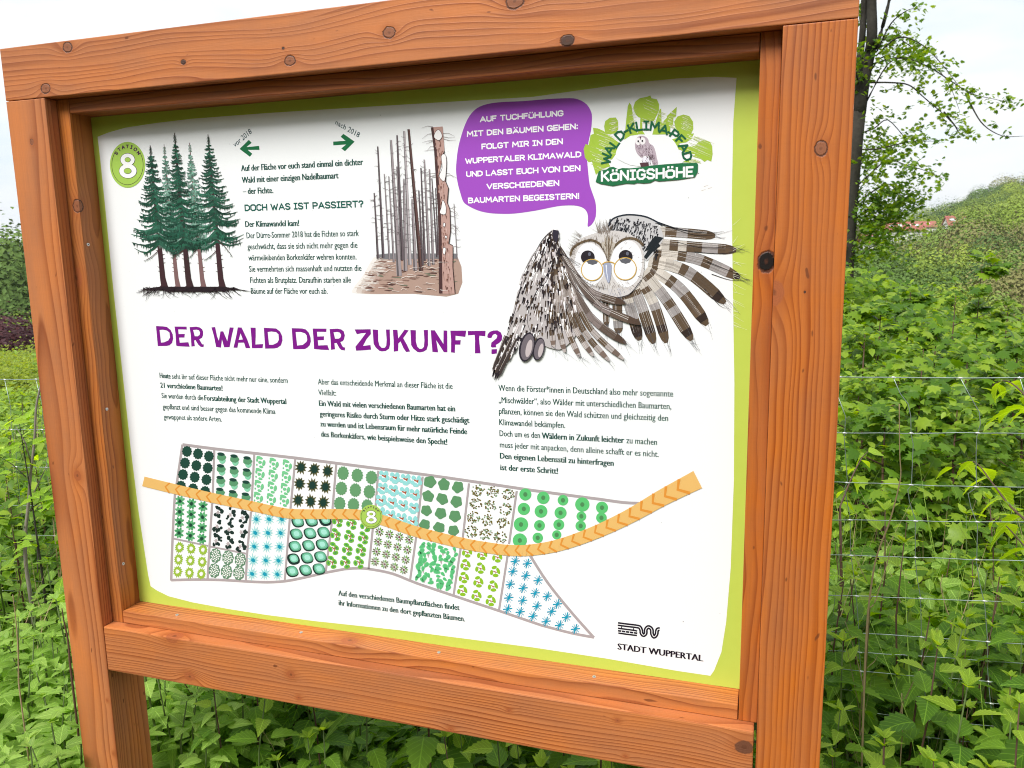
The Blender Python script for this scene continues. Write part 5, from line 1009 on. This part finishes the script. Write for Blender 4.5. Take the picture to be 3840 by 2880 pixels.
sapling('maple_sapling', 'tall slender young maple with a tufted top, right of the board', 3690, 880, 6.0, .28, 330, .072, m_maple, MG1, twigs=9)
sapling('maple_sapling', 'bushy young maple with drooping leaves just right of the right post', 3310, 1030, 5.2, .42, 560, .074, m_maple, MG1, twigs=10)
sapling('maple_sapling', 'leafy young maple whose top shows between the bushy one and the slender one', 3420, 990, 6.0, .38, 500, .07, m_maple, MG1, twigs=9)
SR = [(3250, 1120, 4.6), (3520, 1120, 5.6), (3590, 1010, 7.2), (3560, 1250, 4.6), (3790, 1030, 6.2), (3830, 1150, 4.8), (3470, 1180, 4.8), (3380, 1230, 4.2), (3640, 1180, 5.0), (3740, 1240, 4.4), (3230, 1290, 4.0), (3460, 1330, 3.9), (3600, 1380, 3.8), (3330, 1400, 3.6), (3860, 1330, 4.4)]
for i, (a, b, c) in enumerate(SR): sapling('maple_sapling', 'green young maple, one of the lower ones crowding behind the fence right of the board', a, b, c, .40, 380 if i % 2 else 620, .066 if i % 2 else .05, m_maple if i % 2 else m_under, MG1 if i % 2 else TOOL, group=SG, twigs=7)
BG = 'tall shrubs behind the young maples'
for a, b, c in [(3210, 860, 10), (3280, 900, 12), (3180, 1000, 8), (3360, 900, 16), (3450, 960, 13), (3560, 930, 15), (3640, 980, 12), (3850, 960, 11), (3760, 1010, 10), (3400, 1060, 9), (3900, 1100, 8), (3950, 980, 13), (3100, 930, 12), (3020, 1000, 10)]:
    sapling('shrub', 'dark green shrub, one of a thicket behind the young maples', a, b+(25 if a < 3300 else 125), c, 1.5, 1500, .12, m_under if (a//10) % 2 else m_maple, TOOL, m_bark, 'shrub', BG, twigs=16)
# left of the board
sapling('hazel_bush', 'light green broad leaved hazel bush against the left post, behind the top wire', 275, 1345, 3.3, .22, 90, .05, m_hazel, TOOL, m_bark, 'bush', twigs=8)
sapling('hazel_bush', 'light green hazel shoot crossing the top wire at the left edge', 60, 1460, 2.9, .22, 60, .055, m_hazel, TOOL, m_bark, 'bush', twigs=6)
for a, b, c in [(0, 1560, 3.4), (110, 1500, 3.8), (190, 1640, 3.2), (250, 1500, 4.0), (20, 1720, 3.1), (-80, 1500, 3.6)]:
    sapling('leafy_shoot', 'thin leafy shoot, one of several behind the wires left of the board', a, b+60, c, .24, 110, .048, m_under, TOOL, m_red, 'shoot', 'leafy shoots left of the board', twigs=6)
for i, (a, b, c) in enumerate([(30, 1260, 17), (120, 1275, 15), (200, 1265, 16), (-60, 1245, 18), (60, 1330, 12), (160, 1345, 11), (-40, 1340, 12), (290, 1300, 14), (380, 1280, 16)]):
    sapling('yellow_shrub', 'yellow green shrub, one of a row on the slope left of the board', a, b+45, c, 1.1, 3200, .06, m_yel, QUADL, m_bark, 'shrub', 'yellow green shrubs left of the board', twigs=20)
# hazel sprays hanging into the picture at the right edge, before and behind the fence
hz = leaf_me('leaf', leaf_geo(.085, .062, 6, .05, .18, .35), m_hazel); hz2 = leaf_me('leaf', leaf_geo(.075, .05, 6, .05, .25, .6), m_hazel)
def spray(label, pts, dist, nl_, sc=1.):
    P_ = [far(*p, dist+.05*i) for i, p in enumerate(smooth(pts, 4, False))]; b = P_[0]; b0 = Vector((b.x, b.y, on(b.x, b.y))); root = empty('hazel_spray', b0, label, 'hazel shoot'); V, F = [], []
    tube(V, F, [Vector((0, 0, -.05)), Vector((.02, .03, (b.z-b0.z)*.6))]+[p-b0 for p in P_], [.006, .005]+list(np.linspace(.0035, .0012, len(P_))), 5); link('twig', mesh('twig', V, F, m_red, True), None, root)
    for i in range(nl_):
        t = (i+.5)/nl_*(len(P_)-1); p = P_[int(t)].lerp(P_[min(len(P_)-1, int(t)+1)], t % 1)
        o = link('leaf', random.choice((hz, hz2)), None, root); o.location = p-b0; dr = (P_[-1]-P_[0]); a = math.atan2(dr.y, dr.x)+(1 if i % 2 else -1)*U(.5, 1.3)
        o.rotation_euler = (U(-.5, .5), U(.0, .7), a); o.scale = (sc*U(.75, 1.2),)*3
spray('bright yellow green hazel shoot crossing the top fence wire at the right edge', [(3990, 1760), (3930, 1600), (3850, 1490), (3780, 1430), (3725, 1440)], 1.95, 9, .95)
spray('bright hazel shoot with hanging leaves behind the second fence bay at the right', [(3880, 1980), (3790, 1900), (3720, 1810), (3650, 1730), (3560, 1760)], 2.35, 10, 1.0)
spray('bright hazel leaves at the right edge below the hanging shoot', [(3960, 2160), (3880, 2090), (3790, 1990), (3740, 1940)], 2.3, 8, .9)
spray('small bright hazel shoot beside the right post under the top wire', [(3150, 1900), (3190, 1800), (3230, 1720), (3260, 1690)], 2.5, 7, .75)
spray('large bright leaved shoot at the right edge just above the lower wires', [(4010, 1700), (3900, 1560), (3840, 1530), (3800, 1540)], 2.1, 6, 1.1)

# ------------------------------------------------------------------ the tree behind the right post
TD = 15.0
def tr(x, y, dd=0): return far(x, y, TD+dd)
b0 = tr(3195, 1500); b0 = Vector((b0.x, b0.y, on(b0.x, b0.y)))
tree = empty('roadside_tree', b0, 'forked tree with dark trunk and sparse fresh leaves behind the right post', 'tree')
PW = 15.0/FPX
V, F = [], []
trunk_c = [tr(3150, 1300), tr(3160, 1000), tr(3172, 850), tr(3186, 700), tr(3200, 560), tr(3214, 420)]
tube(V, F, [p-b0 for p in [b0-Vector((0, 0, .4))]+trunk_c], [44*PW, 38*PW, 36*PW, 33*PW, 30*PW, 28*PW, 27*PW], 12)
link('trunk', mesh('trunk', V, F, m_bark, True), None, tree)
ft_, fn_ = [], []
def limb(pts, w0, w1, name='limb', n=7, leaf=0, spread=30, dz=0):
    V, F = [], []; P_ = [tr(p[0], p[1], dz*i/len(pts)*.3+U(-.1, .1)) for i, p in enumerate(smooth(pts, 4, False))]
    tube(V, F, [p-b0 for p in P_], list(np.linspace(w0*PW/2, w1*PW/2, len(P_))), n); link(name, mesh(name, V, F, m_bark, True), None, tree)
    for i in range(leaf):
        p = P_[min(len(P_)-1, int(len(P_)*random.random()**.7))]
        c = Vector((rng.normal(), rng.normal()*1.3, rng.normal()*.8))*spread*PW
        for j in range(4): ft_.append(p-b0+c+Vector((rng.normal(), rng.normal(), rng.normal()))*7*PW); fn_.append((rng.normal()*.6, rng.normal()*.6, .8))
limb([(3222, 430), (3240, 300), (3268, 150), (3268, -20), (3275, -300), (3290, -700)], 42, 22)
limb([(3218, 430), (3214, 300), (3232, 150), (3240, -20), (3230, -300)], 26, 16)
limb([(3285, 180), (3310, 100), (3335, 0), (3360, -120)], 14, 8, leaf=10)
BR = [([(3290, 190), (3340, 90), (3400, 40), (3450, 30)], 18, 14), ([(3285, 210), (3370, 140), (3460, 170), (3540, 250), (3600, 330)], 40, 18), ([(3283, 180), (3310, 150), (3345, 135), (3380, 150), (3460, 210), (3550, 300), (3600, 420)], 45, 16), ([(3272, 240), (3380, 215), (3480, 250), (3560, 300), (3640, 350), (3720, 370), (3790, 385)], 46, 14),
 ([(3262, 310), (3340, 310), (3410, 320), (3470, 370), (3540, 430), (3590, 480), (3620, 490)], 46, 18), ([(3250, 380), (3330, 240), (3400, 220), (3460, 240)], 60, 24), ([(3245, 300), (3300, 220), (3370, 200), (3440, 220)], 55, 22),
 ([(3228, 500), (3280, 480), (3330, 450), (3400, 520), (3440, 515)], 50, 22), ([(3225, 560), (3280, 560), (3350, 545), (3420, 530), (3500, 530)], 45, 18), ([(3222, 690), (3265, 650), (3330, 600), (3400, 620), (3470, 640), (3540, 670)], 60, 20),
 ([(3215, 760), (3270, 720), (3330, 690), (3390, 740), (3430, 720)], 130, 26), ([(3210, 820), (3260, 780), (3320, 770), (3390, 790)], 190, 28), ([(3205, 660), (3240, 600), (3290, 560), (3330, 570)], 90, 26), ([(3210, 900), (3250, 850), (3300, 830), (3350, 850)], 200, 32), ([(3620, 350), (3650, 410), (3690, 470), (3760, 510), (3840, 510)], 5, 8),
 ([(3235, 150), (3225, 80), (3215, 20)], 40, 14), ([(3220, 330), (3210, 260), (3205, 180)], 40, 12), ([(3540, 420), (3580, 470), (3600, 500), (3625, 490)], 14, 12), ([(3230, 950), (3190, 900), (3140, 880)], 60, 40), ([(3215, 980), (3260, 930), (3310, 920)], 120, 34)]
for pts, nlf, sp_ in BR: limb(pts, 6, 1.2, 'branch', 5, int(nlf*1.0), sp_*1.25, U(-1, 1))
for i in range(16):                                                     # the rest of the crown, above and left of the picture
    a = U(0, 6.28); z = U(-1200, -100); x0 = 3255; limb([(x0, z), (x0+math.cos(a)*200, z-60), (x0+math.cos(a)*U(300, 600), z+U(-150, 60))], 10, 2, 'branch', 5, 50, 30, math.sin(a)*6)
link('crown', scatter('crown', ft_, fn_, rng.uniform(.045, .09, len(ft_)), MG1, m_maple), None, tree)

# ------------------------------------------------------------------ woods across the valley
def crown_mesh(name, mat, seed, nf, ls, conic=False):
    r_ = np.random.default_rng(seed); P_, Nn, S_, Va = [], [], [], []
    lobes = [(np.array((r_.normal()*.26, r_.normal()*.26, .30+r_.random()*.50)), .24+r_.random()*.16) for i in range(9)]
    for i in range(nf):
        c, r = lobes[r_.integers(9)]; d = r_.normal(size=3); d /= np.linalg.norm(d); d[2] = abs(d[2])*.9-.25 if r_.random() < .75 else d[2]
        q = c+d*r*(.82+.22*r_.random()); P_.append(q); Nn.append(d+r_.normal(size=3)*.12+np.array((0, 0, .32))); S_.append(ls*(.6+.8*r_.random())); Va.append((c[0]*2+.25*r_.random()) % 1)
    return scatter(name, P_, Nn, S_, TOOL if nf < 3000 else QUADL, mat, None, Va)
fm = {'a': leaf_mat('far_oak_leaf', (.055, .11, .028), (.10, .17, .035), (.17, .25, .045), False, .07, .7, .25), 'b': leaf_mat('far_beech_leaf', (.14, .21, .03), (.20, .28, .035), (.28, .36, .05), False, .10, .7, .25),
      'c': leaf_mat('far_budding_leaf', (.15, .15, .05), (.20, .19, .065), (.24, .25, .08), False, .07, .7, .25), 'd': leaf_mat('far_conifer_leaf', (.018, .04, .022), (.025, .05, .026), (.04, .07, .035), False, .1, .7, .25)}
fs = {'a': leaf_mat('far_wood_leaf', (.05, .10, .026), (.09, .15, .032), (.15, .22, .04), False, .06, .7, .99), 'b': leaf_mat('far_light_wood_leaf', (.09, .15, .03), (.14, .21, .035), (.22, .28, .045), False, .08, .7, .99)}
cr = {k: [crown_mesh('far_tree_crown', m, 10+i+ord(k), 9000, .030) for i in range(3)] for k, m in fm.items()}
cr['p'] = [crown_mesh('copper_beech_crown', m_beech, 77, 7000, .035)]
tv, tf_ = [], []; tube(tv, tf_, [(0, 0, -.15), (0, 0, .2), (.01, 0, .5)], [.03, .024, .012], 6); tr_me = mesh('far_trunk', tv, tf_, m_bark)
LBL = {'a': 'dark green broadleaf tree on the wooded slope across the valley', 'b': 'yellow green tree in fresh leaf on the slope across the valley', 'c': 'olive brown tree just coming into leaf on the far slope', 'd': 'dark conifer standing on the far slope', 'p': 'reddish purple copper beech left of the board'}
def far_tree(x, y, h, k, wdt=.8, z=None, label=None, group=None):
    z = on(x, y) if z is None else z; root = empty({'p': 'copper_beech', 'd': 'conifer'}.get(k, 'broadleaf_tree'), (x, y, z), label or LBL[k], 'tree', group or (None if k == 'p' else LBL[k]+' (trees)'))
    for nm, me in (('trunk', tr_me), ('crown', random.choice(cr[k]))):
        o = link(nm, me, None, root)
        if nm == 'crown': o.rotation_euler.z = U(0, 6.28)
    root.scale = (h*wdt, h*wdt, h); return root
# near ones placed by what the photograph shows: (x px, y px of the top, distance, height, kind)
for px, py, dist, h, k in [(3600, 810, 170, 17, 'b'), (3700, 830, 150, 15, 'b'), (3780, 770, 170, 18, 'b'), (3840, 720, 180, 18, 'b'), (3900, 760, 160, 18, 'b'), (3650, 900, 120, 13, 'b'), (3460, 880, 150, 14, 'c'), (3540, 850, 190, 14, 'c'), (3400, 905, 120, 12, 'c'), (3500, 960, 90, 10, 'a'), (3340, 920, 110, 12, 'b'), (3800, 890, 110, 14, 'c'), (3850, 860, 120, 15, 'a'), (3720, 940, 85, 11, 'a'), (3580, 970, 80, 10, 'b'), (3540, 1050, 45, 7, 'b'), (3450, 1030, 60, 8, 'a'), (3650, 1040, 55, 9, 'a'), (3880, 960, 70, 12, 'c'), (3340, 980, 70, 9, 'a'), (3290, 900, 90, 11, 'a'), (3240, 940, 60, 8, 'a')]:
    t = far(px, py, dist); far_tree(t.x, t.y, h, k, .85, t.z-h*1.0)
t = far(50, 1165, 34); far_tree(t.x, t.y, 4.0, 'p', 1.3, t.z-4.0)
for px, py, dist, h, k in [(250, 1175, 45, 5, 'b'), (160, 1178, 42, 4, 'b'), (20, 1182, 48, 5, 'b'), (330, 1190, 45, 6, 'a')]:
    t = far(px, py, dist); far_tree(t.x, t.y, h, k, .9, t.z-h)
nt_ = 0; pl2 = []
for tries in range(6000):
    az = random.choice((U(-60, -43), U(0, 22), U(0, 22), U(-43, 0) if random.random() < .25 else U(2, 18))); r = 75+370*random.random()**.8
    x, y = CAM.x+r*math.sin(R_(az)), CAM.y+r*math.cos(R_(az)); md = 9.5 if r < 200 else 11
    if az > 0 and az < 12 and 255 < r < 318: continue                     # the houses' clearing
    if any((x-a)**2+(y-b)**2 < md*md for a, b in pl2): continue
    pl2.append((x, y)); k = random.choices('abcd', (50, 30, 12, 8) if az > 0 else (75, 20, 3, 2))[0]
    h = U(11, 18)
    if 2 < az < 12.5 and r < 262: h = min(h, 1.45+.004*r-on(x, y))
    if h < 5: continue
    far_tree(x, y, h, k, U(.8, 1.05), None, LBL[k]+(', left of the board' if az < -20 else ', right of the board'), ('trees across the valley left of the board ' if az < -20 else 'trees across the valley right of the board ')+k); nt_ += 1
    if nt_ >= 225: break
# beyond: woods that read as one mass
def wood_mass(name, n, r0, r1, az0, az1, h, mat, seed, dens=70, ls=.10):
    r_ = np.random.default_rng(seed); P_, Nn, S_, Va = [], [], [], []
    for i in range(n):
        az = r_.uniform(az0, az1); r = r0+(r1-r0)*r_.random(); x, y = CAM.x+r*math.sin(R_(az)), CAM.y+r*math.cos(R_(az)); z = on(x, y); hh = h*r_.uniform(.7, 1.15); v0 = r_.random()
        if 0 < az < 12 and 250 < r < 318: continue
        for j in range(dens):
            d = r_.normal(size=3); d /= np.linalg.norm(d); d[2] = abs(d[2]); q = np.array((x, y, z+hh*.35))+d*np.array((hh*.42, hh*.42, hh*.62)); P_.append(q); Nn.append(d+r_.normal(size=3)*.12+np.array((0, 0, .3))); S_.append(hh*ls); Va.append((v0*.88+.10*r_.random()))
    return tag(link(name, scatter(name, P_, Nn, S_, QUADL, mat, None, Va)), None, None, None, 'stuff')
wood_mass('hillside_wood', 520, 110, 520, -60, -43, 14, fs['a'], 3, 340, .048)
wood_mass('hillside_wood', 420, 300, 620, 0, 22, 15, fs['a'], 4, 320, .05)
wood_mass('hillside_wood', 600, 90, 480, -40, 0, 12, fs['b'], 5, 70, .06)
wood_mass('distant_wood', 2200, 560, 2000, -62, -42, 17, fs['a'], 6, 50, .12)
wm_ = wood_mass
def edge():  # unseen wood behind the camera, its height set to block the low sky
    r_ = np.random.default_rng(21); P_, Nn, S_ = [], [], []
    for i in range(150):
        x, y, h = r_.uniform(-30, 34), r_.uniform(-24, -13), r_.uniform(6.5, 9)
        for j in range(150):
            d = r_.normal(size=3); d /= np.linalg.norm(d); P_.append(np.array((x, y, h*.5))+d*np.array((2.6, 2.6, h*.5))); Nn.append(d+r_.normal(size=3)*.4); S_.append(.7)
    tag(link('unseen_woodland_edge', scatter('unseen_woodland_edge', P_, Nn, S_, QUADL, fs['a'])), None, None, None, 'stuff')
edge()
# ------------------------------------------------------------------ houses on the slope
m_wall = plain('white_render', (.72, .71, .68), .8); m_roof = plain('red_roof_tile', (.34, .105, .085), .6, .3, 0, .2, 3); m_glass = plain('roof_window_glass', (.62, .68, .75), .2, .6); m_rim = plain('white_window_frame', (.75, .75, .75), .5)
def house(label, px, py, dist, L_, D_, hw, hr, rz, nwin, chim=True):
    t = far(px, py, dist); root = empty('house', (t.x, t.y, t.z-hw-hr), label, 'house'); root.rotation_euler.z = rz
    a, b = L_/2, D_/2
    link('wall', mesh('wall', [(-a, -b, -6), (a, -b, -6), (a, b, -6), (-a, b, -6), (-a, -b, hw), (a, -b, hw), (a, b, hw), (-a, b, hw), (-a, 0, hw+hr*.97), (a, 0, hw+hr*.97)], [(0, 1, 5, 4), (2, 3, 7, 6), (1, 2, 6, 9, 5), (3, 0, 4, 8, 7)], m_wall), None, root)
    o = .5; link('roof', mesh('roof', [(-a-o, -b-o, hw-.4), (a+o*.2, -b-o, hw-.4), (a+o*.2, 0, hw+hr), (-a-o, 0, hw+hr), (a+o*.2, b+o, hw-.4), (-a-o, b+o, hw-.4), (-a-o, -b-o, hw-.15), (a+o*.2, -b-o, hw-.15), (a+o*.2, 0, hw+hr+.25), (-a-o, 0, hw+hr+.25), (a+o*.2, b+o, hw-.15), (-a-o, b+o, hw-.15)],
        [(0, 1, 7, 6), (6, 7, 8, 9), (9, 8, 10, 11), (4, 5, 11, 10), (1, 2, 8, 7), (2, 4, 10, 8), (0, 6, 9, 3), (3, 9, 11, 5), (0, 3, 2, 1), (3, 5, 4, 2)], m_roof), None, root)
    for i in range(nwin):
        u = -a*.72+(i+.5)*(L_*.8)/nwin+U(-.3, .3); s0, s1 = .42, .66; yb = lambda s_: -b-o+(b+o)*s_; zb = lambda s_: hw-.15+(hr+.40)*s_+.08
        w_ = link('window', mesh('window', [(u-.55, yb(s0), zb(s0)), (u+.55, yb(s0), zb(s0)), (u+.55, yb(s1), zb(s1)), (u-.55, yb(s1), zb(s1))], [(0, 1, 2, 3)], m_rim), None, root)
        link('pane', mesh('pane', [(u-.4, yb(s0+.03), zb(s0+.03)+.05), (u+.4, yb(s0+.03), zb(s0+.03)+.05), (u+.4, yb(s1-.03), zb(s1-.03)+.05), (u-.4, yb(s1-.03), zb(s1-.03)+.05)], [(0, 1, 2, 3)], m_glass), None, w_)
    for i in range(max(1, int(L_/3))):
        u = -a+1.5+i*3
        w_ = link('window', mesh('window', [(u-.5, -b-.04, 1.0), (u+.5, -b-.04, 1.0), (u+.5, -b-.04, 2.3), (u-.5, -b-.04, 2.3)], [(0, 1, 2, 3)], m_rim), None, root)
        link('pane', mesh('pane', [(u-.4, -b-.07, 1.1), (u+.4, -b-.07, 1.1), (u+.4, -b-.07, 2.2), (u-.4, -b-.07, 2.2)], [(0, 1, 2, 3)], plain('window_glass', (.05, .06, .07), .15, .6)), None, w_)
    if chim: link('chimney', box_mesh('chimney', (-.4, -.3, hw+hr-.8), (.3, .4, hw+hr+.9), m_rim, 0), None, root)
house('long white house under a red tiled roof, half hidden by trees', 3382, 834, 285, 12.5, 7, 2.2, 2.4, .10, 4)
house('small house whose red roof shows right of the long one', 3472, 833, 292, 5.5, 5, 1.5, 1.3, .05, 1, False)
house('narrow tall red roofed house alone to the right', 3565, 812, 300, 2.6, 5, 1.5, 2.6, .2, 2, False)
house('pale house glimpsed low through the leaves beside the trunk', 3256, 885, 150, 1.6, 3, 2.0, .8, .3, 1, False)
house('thin red roof edge at the far right of the houses', 3616, 812, 300, .7, 4, 1.2, 1.6, .2, 1, False)

# ------------------------------------------------------------------ the air over the valley
s = NT('valley_haze'); pv = s.n('ShaderNodeVolumePrincipled'); pv.inputs['Color'].default_value = (.86, .92, 1, 1); pv.inputs['Density'].default_value = .00022; pv.inputs['Anisotropy'].default_value = .2
s.t.links.new(pv.outputs[0], s.out.inputs['Volume'])
zs = [v.co.z for v in bpy.data.objects['ground'].data.vertices]
hz_ = box_mesh('haze', (-2300, -2300, min(zs)-1), (2300, 2300, max(max(zs), 60)+25), s.mat, 0); tag(link('haze', hz_), None, None, None, 'stuff')
